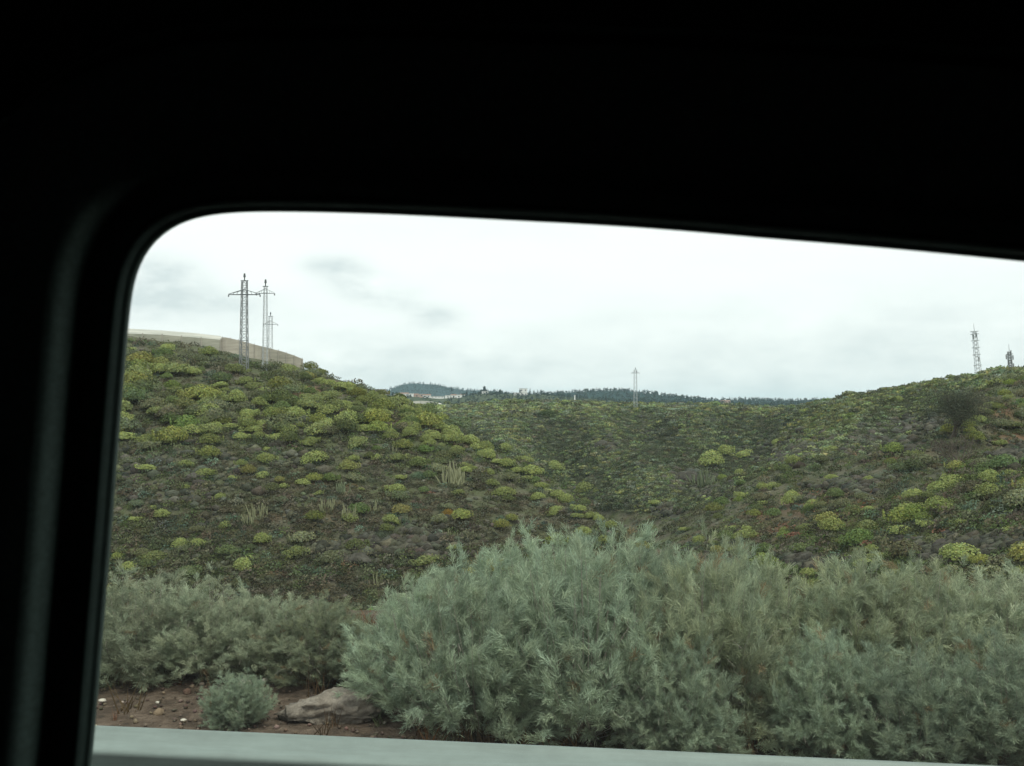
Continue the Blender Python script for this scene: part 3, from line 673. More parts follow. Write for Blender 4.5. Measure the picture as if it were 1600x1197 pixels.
cl = [(707, 762, 46, 44, 'largest cactus-like spurge clump, pale columns in the middle of the left hill'), (544, 812, 34, 28, 'cactus-like spurge clump with a row of short pale columns above a flat yellow shrub'), (511, 802, 30, 28, 'cactus-like spurge clump left of the one above the flat yellow shrub'), (403, 812, 30, 28, 'yellowish cactus-like spurge clump left of the pair at mid slope'), (388, 822, 26, 24, 'ragged yellowish cactus-like spurge touching a taller one at lower left'), (586, 800, 20, 22, 'narrow cactus-like spurge clump right of the flat yellow shrub'), (632, 818, 14, 18, 'small cactus-like spurge with three columns right of a green shrub'), (856, 776, 18, 18, 'small cactus-like spurge on the right end of the spur'), (670, 706, 16, 12, 'small cactus-like spurge high on the left hill beneath a row of shrubs'), (615, 708, 14, 14, 'tiny brownish cactus-like spurge high on the left hill'), (535, 772, 24, 26, 'blue-green cactus-like spurge clump above the pale pair'), (700, 840, 18, 16, 'small cactus-like spurge low on the left hill among brown scrub'), (715, 842, 14, 14, 'dry cactus-like spurge beside another low on the left hill'), (484, 850, 16, 20, 'sparse dry cactus-like spurge low on the left hill'), (458, 848, 18, 18, 'dry cactus-like spurge low on the left hill, left of a sparser one'), (590, 918, 16, 24, 'cactus-like spurge just above the roadside bushes'), (222, 590, 26, 26, 'pale cactus-like spurge near the top of the left hill by the window frame'), (1100, 765, 42, 36, 'wide pale green tuft of upright stems on the far bank of the ravine'), (530, 885, 16, 20, 'dark cactus-like spurge beside a rock at the foot of the left hill')]
for px, py, w_, h_, lb in cl:
    p = hit(px, py, 25); k = p.y / F
    o = cactus(h_ * k * 1.0, w_ * k * .5, max(5, int(w_ * .75)), 1).build('cactus_spurge', cmat2 if ('green' in lb or 'dark' in lb) else cmat, None, p - Vector((0, 0, .05)))
    tag(o, lb, 'succulent')

# ------------------------------------------------------------------ small tree and bare bush on the right slope
bark = mat_plain('bark', (.09, .075, .06), .9, var=.3, scale=12)
def branches(m, p, d, ln, r, depth, tips, spread=.55, n=3):
    q = p + d * ln; m.bar(p, q, r, r * .65, 4); tips.append(q)
    if depth == 0: return
    for i in range(n):
        e = (d + Vector((random.gauss(0, spread), random.gauss(0, spread), random.gauss(.08, spread * .6)))).normalized()
        branches(m, q, e, ln * random.uniform(.6, .9), r * .6, depth - 1, tips, spread, n)
def wild_tree(px, py, wpx, hpx, label, leafy=True):
    p = hit(px, py, 25); k = p.y / F; h = hpx * k; wd = wpx * k
    tr_ = empty('small_tree' if leafy else 'bare_bush', p - Vector((0, 0, .1))); tag(tr_, label, 'tree' if leafy else 'bush')
    m = MB(); tips = []
    for i in range(4 if leafy else 8):
        a = random.uniform(0, 6.28); sp_ = .35 if leafy else .8
        branches(m, Vector((random.gauss(0, .08), random.gauss(0, .08), 0)), Vector((math.cos(a) * sp_, math.sin(a) * sp_, 1)).normalized(), h * .30, h * .018, 3 if leafy else 4, tips, .5, 3)
    m.build('trunk' if leafy else 'twigs', bark, tr_)
    if leafy:
        T_ = np.array([tuple(t_) for t_ in tips]); n = 20000
        P = T_[RNG.integers(0, len(T_), n)] + RNG.normal(size=(n, 3)) * (wd * .10, wd * .10, h * .07)
        E = RNG.normal(size=(n // 3, 3)) * (wd * .25, wd * .25, h * .15) + (0, 0, h * .66); P[:len(E)] = E
        V_, F_ = tri_cloud(P, RNG.normal(size=(n, 3)), RNG.uniform(.04, .10, n), .6)
        C_ = np.repeat(RNG.uniform(.6, 1.3, n)[:, None] * np.array([(.075, .085, .058)]), 4, 0)
        link('crown', npmesh('crown', V_, F_, LEAF, C_), tr_)
wild_tree(1487, 692, 88, 92, 'dark thin-leaved small tree standing on the right slope below the skyline')
wild_tree(1497, 728, 84, 58, 'leafless greyish bush right below the dark small tree', False)
def near_bush(px, py, wpx, hpx, label, c_):
    p = hit(px, py, 22); k = p.y / F; n = 2600
    V_, F_, C_ = scrub(n, RNG, c_, .035, .62)
    o = link('bush', npmesh('bush', V_ * (wpx * k, wpx * k, hpx * k * 1.25), F_, LEAF, C_), None, p - Vector((0, 0, .1))); tag(o, label, 'bush')
near_bush(654, 748, 34, 20, 'rounded blue-green bush beside yellow shrubs on the left hill', (.12, .18, .11))
near_bush(408, 740, 22, 22, 'blue-grey bush under the bright lone dome shrub', (.13, .17, .13))
near_bush(855, 652, 34, 20, 'dark green bush on the crest of the middle hill', (.06, .085, .035))
near_bush(600, 840, 40, 24, 'grey-green bush low on the left hill right of pale plants', (.10, .12, .08))
near_bush(1270, 800, 40, 24, 'dense green bush in the right half of the ravine', (.075, .11, .04))
near_bush(700, 805, 24, 20, 'ochre dried bush in the centre of the left hill', (.26, .17, .04))

# ------------------------------------------------------------------ lattice poles and masts
pale_steel = mat_plain('pale_steel', (.40, .43, .44), .6, .2, .4, .1, 2)
steel = mat_plain('weathered_steel', (.21, .225, .23), .6, .3, .4, .15, 2)
dsteel = mat_plain('dark_steel', (.09, .10, .105), .6, .2, .4, .15, 2)
def lattice(base, h, w0, w1, bays, r, label, arm=None, arm_z=None, tilt=0, mat=None, group=None):
    e = empty('lattice_pylon' if arm else 'lattice_mast', base, (0, tilt, 0)); tag(e, label, 'pylon' if arm else 'mast', group)
    mat = mat or steel
    m = MB(); cs = [(-1, -1), (1, -1), (1, 1), (-1, 1)]
    wz = lambda z: (w0 + (w1 - w0) * z / h) / 2
    for (a, b_) in cs: m.bar((a * wz(0), b_ * wz(0), -.8), (a * wz(h), b_ * wz(h), h), r * 1.3)
    for i in range(bays):
        z0, z1 = h * i / bays, h * (i + 1) / bays
        for j in range(4):
            a, b_ = cs[j], cs[(j + 1) % 4]
            A_, B_ = (a[0] * wz(z0), a[1] * wz(z0), z0), (b_[0] * wz(z1), b_[1] * wz(z1), z1)
            C_, D_ = (b_[0] * wz(z0), b_[1] * wz(z0), z0), (a[0] * wz(z1), a[1] * wz(z1), z1)
            m.bar(*((A_, B_) if (i + j) % 2 else (C_, D_)), r * .8)
            if i % 2 == 0: m.bar(D_, B_, r * .7)
    m.build('lattice_tower', mat, e)
    if arm:
        z = arm_z
        m = MB()
        for s in (-1, 1):
            for t_ in (-1, 1):
                m.bar((0, t_ * .18, z), (s * arm, t_ * .05, z), r * 1.1); m.bar((0, t_ * .18, z + h * .055), (s * arm, 0, z + .05), r * .9)
            for q in (.25, .5, .75): m.bar((s * arm * q, 0, z), (s * arm * (q - .1), 0, z + h * .055 * (1 - q + .1)), r * .7)
            m.bar((s * arm * .5, -.14, z), (s * arm * .5, .14, z), r)
        m.build('crossarm', dsteel, e)
        for s in (-1, 1):
            m = MB()
            for q in range(4): m.bar((s * arm, 0, z - .03 - q * .04), (s * arm, 0, z - .05 - q * .04), .07, .05, 8)
            m.bar((s * arm, 0, z), (s * arm, 0, z - .2), .015); m.build('insulator', dsteel, e)
        m = MB(); m.bar((0, 0, h), (0, 0, h + .35), .05, .05, 6); m.bar((0, 0, h + .3), (0, 0, h + .62), .11, .07, 8); m.bar((-wz(h) - .12, 0, h), (wz(h) + .12, 0, h), .05); m.build('top_insulator', dsteel, e)
    return e
def top_z(py, y): return EYE + (HY - py) * y / F
def base_at(px, py): return hit(px, py, 60)
b1 = base_at(381, 583); lattice(b1, top_z(438, b1.y) - b1.z, .66, .40, 20, .030, 'nearest lattice pylon on the left hill, tallest with dark crossarm', 1.35, top_z(460, b1.y) - b1.z)
b2 = base_at(414, 579); lattice(b2, top_z(447, b2.y) - b2.z, .44, .24, 20, .016, 'thin pale lattice pylon on the left hill just right of the nearest one', .8, top_z(458, b2.y) - b2.z, 0, pale_steel)
b3 = Vector(((422 - CX) / F * 150, 150, float(H((422 - CX) / F * 150, 150)))); lattice(b3, top_z(494, 150) - b3.z, .75, .45, 16, .022, 'short lattice pylon partly behind the net wall on the left hill', 1.1, top_z(507, 150) - b3.z, 0, pale_steel)
b4 = base_at(993, 641); lattice(b4, top_z(578, b4.y) - b4.z, .85, .62, 16, .028, 'lone pale lattice pylon on the crest of the middle hill', 1.0, top_z(583, b4.y) - b4.z, 0, pale_steel)
def mast(px, y, pyt, lean, label, antennas, w0, w1, r):
    x = (px - CX) / F * y; bz = float(H(x, y)); h = top_z(pyt, y) - bz
    e = lattice(Vector((x, y, bz)), h, w0, w1, 30, r, label, None, None, lean, pale_steel if w0 > 1 else steel)
    m = MB(); m.bar((0, 0, h), (0, 0, h + 1.6), .05, .02, 6); m.build('tip_rod', steel, e)
    for i, (q, s) in enumerate(antennas):
        m = MB(); z = h * q
        if s == 0: m.box((0, 0, z), (w1 * 2.1, w1 * 1.6, .12))
        else:
            m.bar((0, 0, z), (s * .7, 0, z), .03); m.box((s * .75, 0, z), (.18, .15, .9))
        m.build('platform' if s == 0 else 'antenna', pale_steel if w0 > 1 else steel, e)
    return e, h
mast(1531.5, 200, 517, -.085, 'tall pale lattice radio mast leaning slightly on the right skyline', [(.995, 0), (.95, 0), (.93, .45), (.9, -.4), (.84, 0), (.72, 0), (.6, 0), (.52, .5), (.42, 0), (.3, 0)], 1.05, .60, .032)
mast(1581.5, 200, 549, -.06, 'shorter mast with dark antennas at the right edge of the skyline', [(.97, .45), (.93, 0), (.86, -.9), (.84, .9), (.74, .5), (.72, -.3), (.63, .9), (.6, 0)], .75, .5, .055)
# hut and rail by the tall mast
x = (1541 - CX) / F * 198; z0 = float(H(x, 198)); m = MB(); zt_ = top_z(583, 198)
for i in range(4): m.bar((x - 1.2 + i * 1.4, 198, z0), (x - 1.2 + i * 1.4, 198, zt_), .04)
m.bar((x - 1.2, 198, zt_), (x + 3, 198, zt_ - .1), .05); tag(m.build('handrail', steel), 'low metal railing at the foot of the tall radio mast', 'railing')

# ------------------------------------------------------------------ net walls of the plantation on the left hill
def netmat(name, c0, c1):
    m, t, b = mat_new(name); b.inputs['Roughness'].default_value = .9; b.inputs['Specular IOR Level'].default_value = .1
    co = nn(t, 'ShaderNodeTexCoord'); mp = nn(t, 'ShaderNodeMapping'); mp.inputs['Scale'].default_value = (.5, .5, 5); t.links.new(co.outputs['Object'], mp.inputs[0])
    n = tnoise(1.2, 6, .6, t, mp.outputs[0]); n2_ = tnoise(.25, 3, .5, t, co.outputs['Object'])
    r = ramp(n.outputs[0], [(.35, c0), (.65, c1)], t); r2_ = ramp(n2_.outputs[0], [(.35, (.78, .8, .76)), (.65, (1.1, 1.08, 1.05))], t)
    t.links.new(mixc(1.0, r.outputs[0], r2_.outputs[0], t, 'MULTIPLY'), b.inputs['Base Color']); return m
net1 = netmat('green_grey_netting', (.33, .335, .285), (.42, .42, .36)); net2 = netmat('beige_netting', (.35, .33, .29), (.46, .43, .375)); net3 = netmat('pale_roof_netting', (.36, .37, .34), (.50, .50, .47))
def wall_net(pts, y0, y1, mat, name, parent, hmin=2.6):
    m = MB(); vs = []; n = len(pts)
    for i, (px, pyt) in enumerate(pts):
        y = y0 + (y1 - y0) * i / (n - 1); x = (px - CX) / F * y; zt_ = top_z(pyt, y); vs += [(x, y, zt_ - hmin - 1), (x, y, zt_), (x, y + .08, zt_), (x, y + .08, zt_ - hmin - 1)]
    fs = []
    for i in range(n - 1):
        for a in range(4): fs.append((4 * i + a, 4 * i + 4 + a, 4 * i + 4 + (a + 1) % 4, 4 * i + (a + 1) % 4))
    fs += [(0, 1, 2, 3), (4 * n - 1, 4 * n - 2, 4 * n - 3, 4 * n - 4)]
    m.add(vs, fs); o = m.build(name, mat, parent); return vs
net_post = mat_plain('weathered_post', (.33, .31, .27), .9)
gh = empty('net_greenhouse', ((250 - CX) / F * 110, 112, 8)); tag(gh, 'long low net greenhouse along the top of the left hill behind the shrubs', 'greenhouse')
off = Vector(gh.location)
def reparent_fix(o, par): o.location = -Vector(par.location)
top = [(60, 521), (120, 521), (195, 521), (250, 523), (300, 527), (345, 531)]
wall_net(top, 110, 106, net1, 'net_wall', gh); reparent_fix(gh.children[-1], gh)
# roof sloping up behind
rid = [(60, 511), (120, 512), (195, 513), (250, 516), (300, 520), (345, 525)]
vs = []; fs = []
for i in range(6):
    y = 110 - 4 * i / 5; x = (top[i][0] - CX) / F * y; yb = 135; xb = (rid[i][0] - CX) / F * yb
    vs += [(x, y, top_z(top[i][1], y) + .01), ((x + xb) / 2, (y + yb) / 2, (top_z(top[i][1], y) + top_z(rid[i][1], yb)) / 2 + .15), (xb, yb, top_z(rid[i][1], yb)), (xb, yb, top_z(rid[i][1], yb) - 4)]
for i in range(5):
    for a in range(3): fs.append((4 * i + a, 4 * i + 4 + a, 4 * i + 5 + a, 4 * i + 1 + a))
m = MB(); m.add(vs, fs); o = m.build('net_roof', net3, gh); reparent_fix(o, gh)
for i in range(9):
    px = 100 + i * 30.5; py = np.interp(px, [p[0] for p in top], [p[1] for p in top]); y = 110 - 4 * (px - 60) / 285 - .12; x = (px - CX) / F * y
    m = MB(); z = top_z(py, y); m.bar((x, y, z - 3.6), (x, y, z + .12), .05, .05, 6); o = m.build('post', net_post, gh); reparent_fix(o, gh)
wb = empty('windbreak_wall', ((410 - CX) / F * 106, 106, 8)); tag(wb, 'beige netting windbreak sloping down behind the pylons on the left hill', 'windbreak')
top = [(345, 527), (352, 527), (375, 532), (400, 539), (420, 544), (440, 549), (458, 555), (473, 561)]
wall_net(top, 106, 104, net2, 'netting', wb, 1.9); reparent_fix(wb.children[-1], wb)
for i in range(11):
    px = 347 + i * 12.5; py = np.interp(px, [p[0] for p in top], [p[1] for p in top]); y = 106 - 2 * (px - 345) / 128 - .1; x = (px - CX) / F * y
    m = MB(); z = top_z(py, y); m.bar((x, y, z - 3), (x, y, z + .10), .035, .035, 6); o = m.build('post', net_post, wb); reparent_fix(o, wb)

# ------------------------------------------------------------------ far hills, wood, town
fmat, t, b = mat_new('far_forest'); b.inputs['Roughness'].default_value = 1; b.inputs['Specular IOR Level'].default_value = 0
co = nn(t, 'ShaderNodeTexCoord'); n1 = tnoise(.03, 8, .7, t, co.outputs['Object']); r = ramp(n1.outputs[0], [(.3, (.016, .034, .034)), (.7, (.032, .055, .048))], t); t.links.new(r.outputs[0], b.inputs['Base Color'])
fmat2, t, b = mat_new('far_farmland'); b.inputs['Roughness'].default_value = 1; b.inputs['Specular IOR Level'].default_value = 0
co = nn(t, 'ShaderNodeTexCoord'); n1 = tnoise(.05, 8, .7, t, co.outputs['Object']); r = ramp(n1.outputs[0], [(.3, (.035, .048, .032)), (.55, (.07, .085, .05)), (.8, (.12, .11, .08))], t); t.links.new(r.outputs[0], b.inputs['Base Color'])
def ridge(name, crest, d, dep, mat):
    cx_ = [c_[0] for c_ in crest]; cy_ = [c_[1] for c_ in crest]; nx, ny = 220, 26
    pxs = np.linspace(cx_[0], cx_[-1], nx); vs = []
    u_ = np.linspace(-1, 1, ny)
    X_ = (pxs[:, None] - CX) / F * d * np.ones((1, ny)); Y_ = d + u_[None] * dep * np.ones((nx, 1))
    zc_ = EYE + (HY - np.interp(pxs, cx_, cy_)) * d / F; zb_ = -2
    bump = (np.cos(u_ * math.pi) * .5 + .5)
    Z_ = zb_ + (zc_[:, None] - zb_) * bump[None] + fbm(X_ / 60, Y_ / 60, 3) * 3 * bump[None]
    V_ = np.stack([X_, Y_, Z_], -1).reshape(-1, 3); id_ = np.arange(nx * ny).reshape(nx, ny)
    F_ = np.stack([id_[:-1, :-1], id_[1:, :-1], id_[1:, 1:], id_[:-1, 1:]], -1).reshape(-1, 4)
    tag(link(name, npmesh(name, V_, F_, mat, smooth=True)), kind='structure')
    return V_.reshape(nx, ny, 3)
h1 = ridge('hill', [(560, 634), (595, 620), (612, 611), (625, 605), (637, 601), (650, 600), (680, 602), (700, 606), (730, 611), (780, 613), (800, 618), (830, 630)], 2600, 500, fmat)
h2 = ridge('forest_ridge', [(760, 634), (800, 624), (840, 618), (870, 615), (900, 613), (930, 611), (965, 611), (990, 613), (1010, 616), (1050, 620), (1080, 624), (1120, 627), (1160, 626), (1200, 627), (1240, 627), (1300, 627), (1500, 630), (1700, 640)], 1500, 330, fmat)
h3 = ridge('farmland_ridge', [(440, 640), (500, 622), (560, 619), (600, 617), (640, 620), (690, 623), (720, 621), (750, 616), (800, 616), (850, 617), (900, 622), (1000, 628), (1100, 631), (1200, 633), (1300, 636), (1450, 644)], 1050, 230, fmat2)
def crown_t(n, c_, h=1.6):
    d = RNG.normal(size=(n, 3)); d /= np.linalg.norm(d, axis=1)[:, None]; P = d * RNG.uniform(.3, .55, n)[:, None] * (1, 1, h) + (0, 0, .8 * h * .55)
    V_, F_ = tri_cloud(P, d, RNG.uniform(.3, .5, n), 1); return V_, F_, np.repeat(RNG.uniform(.7, 1.3, n)[:, None] * np.array([c_]), 4, 0)
def conifer_t(n, c_):
    z = RNG.random(n); r_ = .34 * (1 - z) + .03; a = RNG.uniform(0, 6.28, n)
    P = np.stack([np.cos(a) * r_, np.sin(a) * r_, z * 2.2 + .25], 1); V_, F_ = tri_cloud(P, np.stack([np.cos(a), np.sin(a), np.full(n, .5)], 1), RNG.uniform(.25, .42, n), .8)
    return V_, F_, np.repeat(RNG.uniform(.7, 1.3, n)[:, None] * np.array([c_]), 4, 0)
ct = [crown_t(22, (.03, .043, .03), 1.1), crown_t(22, (.035, .05, .032), 1.8), conifer_t(26, (.026, .038, .028))]
items = []
for (hh, n, sz) in ((h2, 3600, 5.2), (h3, 2200, 4.0), (h1, 2600, 5.0)):
    i = RNG.integers(0, hh.shape[0], n); j = RNG.integers(4, 14, n)
    if hh is h3: keep = (i > hh.shape[0] * .26) | (RNG.random(n) < .3); i, j = i[keep], j[keep]
    P = hh[i, j] + RNG.normal(size=(len(i), 3)) * (4, 4, 0); k = RNG.integers(0, 3, len(i)); s = RNG.uniform(.45, 1.15, len(i)) * sz
    for q in range(3):
        m = k == q; items.append((ct[q], P[m] - (0, 0, sz * .25), sc3(s[m], RNG.uniform(.5, .7)), RNG.uniform(0, 6.28, m.sum()), kcol(m.sum(), .2)))
scatter('distant_wood', items, LEAF, 'dark woods covering the far ridges under the sky', 'wood')
# trees one can tell apart against the sky
cone_me = [npmesh('crown', *(lambda q: (q[0], q[1]))(conifer_t(1, (0, 0, 0))), LEAF)][:0]
ftr = mat_plain('far_trunk', (.06, .05, .04), .9)
for px, pyb, hp, wp, kk, lb in ((757, 617, 16, 10, 0, 'tallest dark conifer on the far ridge left of centre'), (752, 617, 11, 7, 1, 'smaller round tree touching the tallest far conifer'), (782, 618, 12, 8, 1, 'broad dark tree on the far ridge right of the tallest conifer'), (775, 618, 8, 6, 0, 'small pointed tree left of the broad far tree'), (743, 617, 7, 5, 0, 'small pointed tree left of the tallest far conifer'), (790, 618, 8, 7, 1, 'low round tree right of the broad far tree'), (724, 621, 9, 8, 1, 'round tree beside the white town houses'), (706, 610, 8, 2.2, 0, 'very thin tree on the dark hill behind the town'), (796, 618, 6, 6, 1, 'low round tree nearest the white flat-roofed building'), (875, 618, 9, 4, 0, 'pointed tree at the left end of the forest ridge'), (937, 613, 7, 5, 1, 'small round tree on the top of the forest ridge'), (968, 613, 8, 6, 1, 'dark tree on the forest ridge left of the lone pylon'), (977, 613, 8, 6, 0, 'dark pointed tree on the forest ridge nearest the lone pylon'), (1012, 617, 7, 4, 0, 'pointed tree on the forest ridge right of the lone pylon'), (1095, 626, 6, 4, 0, 'small pointed tree on the low end of the forest ridge'), (1187, 628, 7, 5, 1, 'round tree on the low right end of the forest ridge'), (620, 618, 8, 6, 1, 'round tree at the left edge of the town'), (614, 617, 7, 6, 1, 'low tree above the leftmost town houses')):
    y = 1040 if px < 860 else 1500; x = (px - CX) / F * y; k = y / F; zb = top_z(pyb + 2, y)
    e = empty('conifer_tree' if kk == 0 else 'round_tree', (x, y, zb)); tag(e, lb, 'tree')
    m = MB(); m.bar((0, 0, -2), (0, 0, hp * k * .8), hp * k * .03, hp * k * .012, 5); m.build('trunk', ftr, e)
    V_, F_, C_ = conifer_t(90, (.028, .04, .03)) if kk == 0 else crown_t(90, (.03, .044, .03), 1.2)
    top_ = V_[:, 2].max(); V_ = V_ * (wp * k * (1.25 if kk == 0 else .85), wp * k * (1.25 if kk == 0 else .85), hp * k / top_)
    link('crown', npmesh('crown', V_, F_, LEAF, C_), e)
# town
wht = mat_plain('white_render', (.72, .72, .70), .8, var=.06, scale=.3); pnk = mat_plain('pink_render', (.42, .30, .24), .8, var=.06, scale=.3); tan = mat_plain('brown_block', (.22, .17, .14), .8, var=.1, scale=.3)
rf = mat_plain('clay_roof', (.26, .17, .13), .9, var=.1, scale=.5); pan = mat_plain('dark_pane', (.06, .07, .08), .3, var=.1); flat = mat_plain('pale_flat_roof', (.42, .42, .40), .9, var=.1, scale=.5)
for px, pyt, pyb, wp, mt, roof, lb in (
 (631, 613.5, 620, 15, wht, 'gable', 'white house at the left end of the far town'), (620, 616, 622, 9, wht, 'flat', 'small low white house left of the town terrace'), (642, 615, 620, 8, wht, 'flat', 'small white house next to the pink town house'), (649, 615, 621, 10, pnk, 'gable', 'pink house in the middle of the far town'), (659, 616, 621, 8, pnk, 'flat', 'narrow pinkish house with flat roof between pink and white houses'), (667, 616, 622, 12, wht, 'gable', 'white house right of the pink ones in the far town'), (684, 619.5, 622, 20, wht, 'flat', 'long low white building in the right half of the far town'), (700, 618, 622, 9, wht, 'flat', 'low white house next to the long low building'), (709, 616, 622, 9, wht, 'gable', 'taller white house near the right end of the far town'), (717, 617, 623, 7, wht, 'flat', 'small white house between two taller ones at the town end'), (723, 615.5, 621, 7, wht, 'gable', 'white house at the right end of the far town'),
 (592, 608.5, 612, 22, tan, 'flat', 'long brown building on the skyline above the left hill slope'), (590, 612.5, 614.5, 28, wht, 'flat', 'long thin white building under the brown one'), (605, 613, 617, 9, tan, 'gable', 'small brown house right of the long brown building'), (758, 611.5, 614.5, 10, wht, 'flat', 'small white building below the tallest far conifer'),
 (813, 614, 618.5, 22, wht, 'flat', 'wide white building on the ridge with a raised flat roof'), (818, 607.5, 613, 12, wht, 'flat', 'upper white block with overhanging roof above the wide white building'), (898, 618, 628, 1.6, wht, 'flat', 'thin white tower on the ridge left of the forest'), (1133, 625, 629, 14, pnk, 'gable', 'reddish house on the slope of the low right forest ridge')):
    y = 1250 if px > 1000 else 800 + (0 if px > 740 else 40)
    if px in (592, 590, 605, 813, 818): y = 1030
    if px < 1000:
        ci = int(round((px - 440) / (1450 - 440) * 219)); col_ = h3[ci, :14]; pyc = HY - (col_[:, 2] - EYE) / col_[:, 1] * F
        y = float(np.interp(-(pyb - 1.0), -pyc, col_[:, 1])) if pyc.min() < pyb - 1 else 1040.0
    k = y / F; x = (px - CX) / F * y; zt_ = top_z(pyt, y); zb = top_z(pyb, y); h = zt_ - zb; wd = wp * k; dp = max(3, min(9, wd * .7))
    e = empty('house' if wp > 3 else 'tower', (x, y, zb)); tag(e, lb, 'building')
    rh = h * .28 if roof == 'gable' else 0
    m = MB(); m.box((0, 0, (h - rh) / 2 - 3), (wd, dp, h - rh + 6)); m.build('wall', mt, e)
    if roof == 'gable':
        m = MB(); a, b_ = wd / 2 + .3, dp / 2 + .3; z = h - rh + .003; m.add([(-a, -b_, z), (a, -b_, z), (a, b_, z), (-a, b_, z), (-a * .96, 0, h), (a * .96, 0, h)], [(0, 1, 5, 4), (2, 3, 4, 5), (0, 4, 3), (1, 2, 5), (3, 2, 1, 0)]); m.build('roof', rf, e)
    else:
        m = MB(); m.box((0, 0, h + .15), (wd + .5, dp + .5, .3)); m.build('roof', flat if wp > 3 else mt, e)
    nw = max(1, int(wd / 3.2)) if wp > 3 else 0
    for i in range(nw):
        m = MB(); m.box((-wd / 2 + wd * (i + .5) / nw, -dp / 2 - .04, (h - rh) * .55), (min(1.2, wd / nw * .5), .08, min(1.3, h * .35))); m.build('window', pan, e)
# pale arched greenhouse behind the end of the left hill
y = 400; k = y / F; x0, x1 = (626 - CX) * k, (697 - CX) * k; e = empty('plastic_greenhouse', ((x0 + x1) / 2, y, top_z(636, y))); tag(e, 'pale arched plastic greenhouse below the far town', 'greenhouse')
m = MB(); nseg = 16; vs = []
hw = (x1 - x0) / 2
for j, yy_ in enumerate((-12, 12)):
    for i in range(nseg + 1):
        a = -1 + 2 * i / nseg; vs.append((a * hw, yy_, (9.2 * k) * (1 - abs(a) ** 2.2) ** .8))
fs = [(i, i + 1, nseg + 2 + i, nseg + 1 + i) for i in range(nseg)] + [tuple(range(nseg, -1, -1)), tuple(range(nseg + 1, 2 * nseg + 2))]
m.add(vs, fs); m.build('cover', mat_plain('greenhouse_plastic', (.50, .50, .45), .6, var=.12, scale=.6), e)
for i in range(1, 6):
    m = MB(); a = -1 + 2 * i / 6; m.bar((a * hw, -12.05, -2), (a * hw, -12.05, (9.2 * k) * (1 - abs(a) ** 2.2) ** .8), .06); m.build('frame_post', steel, e)

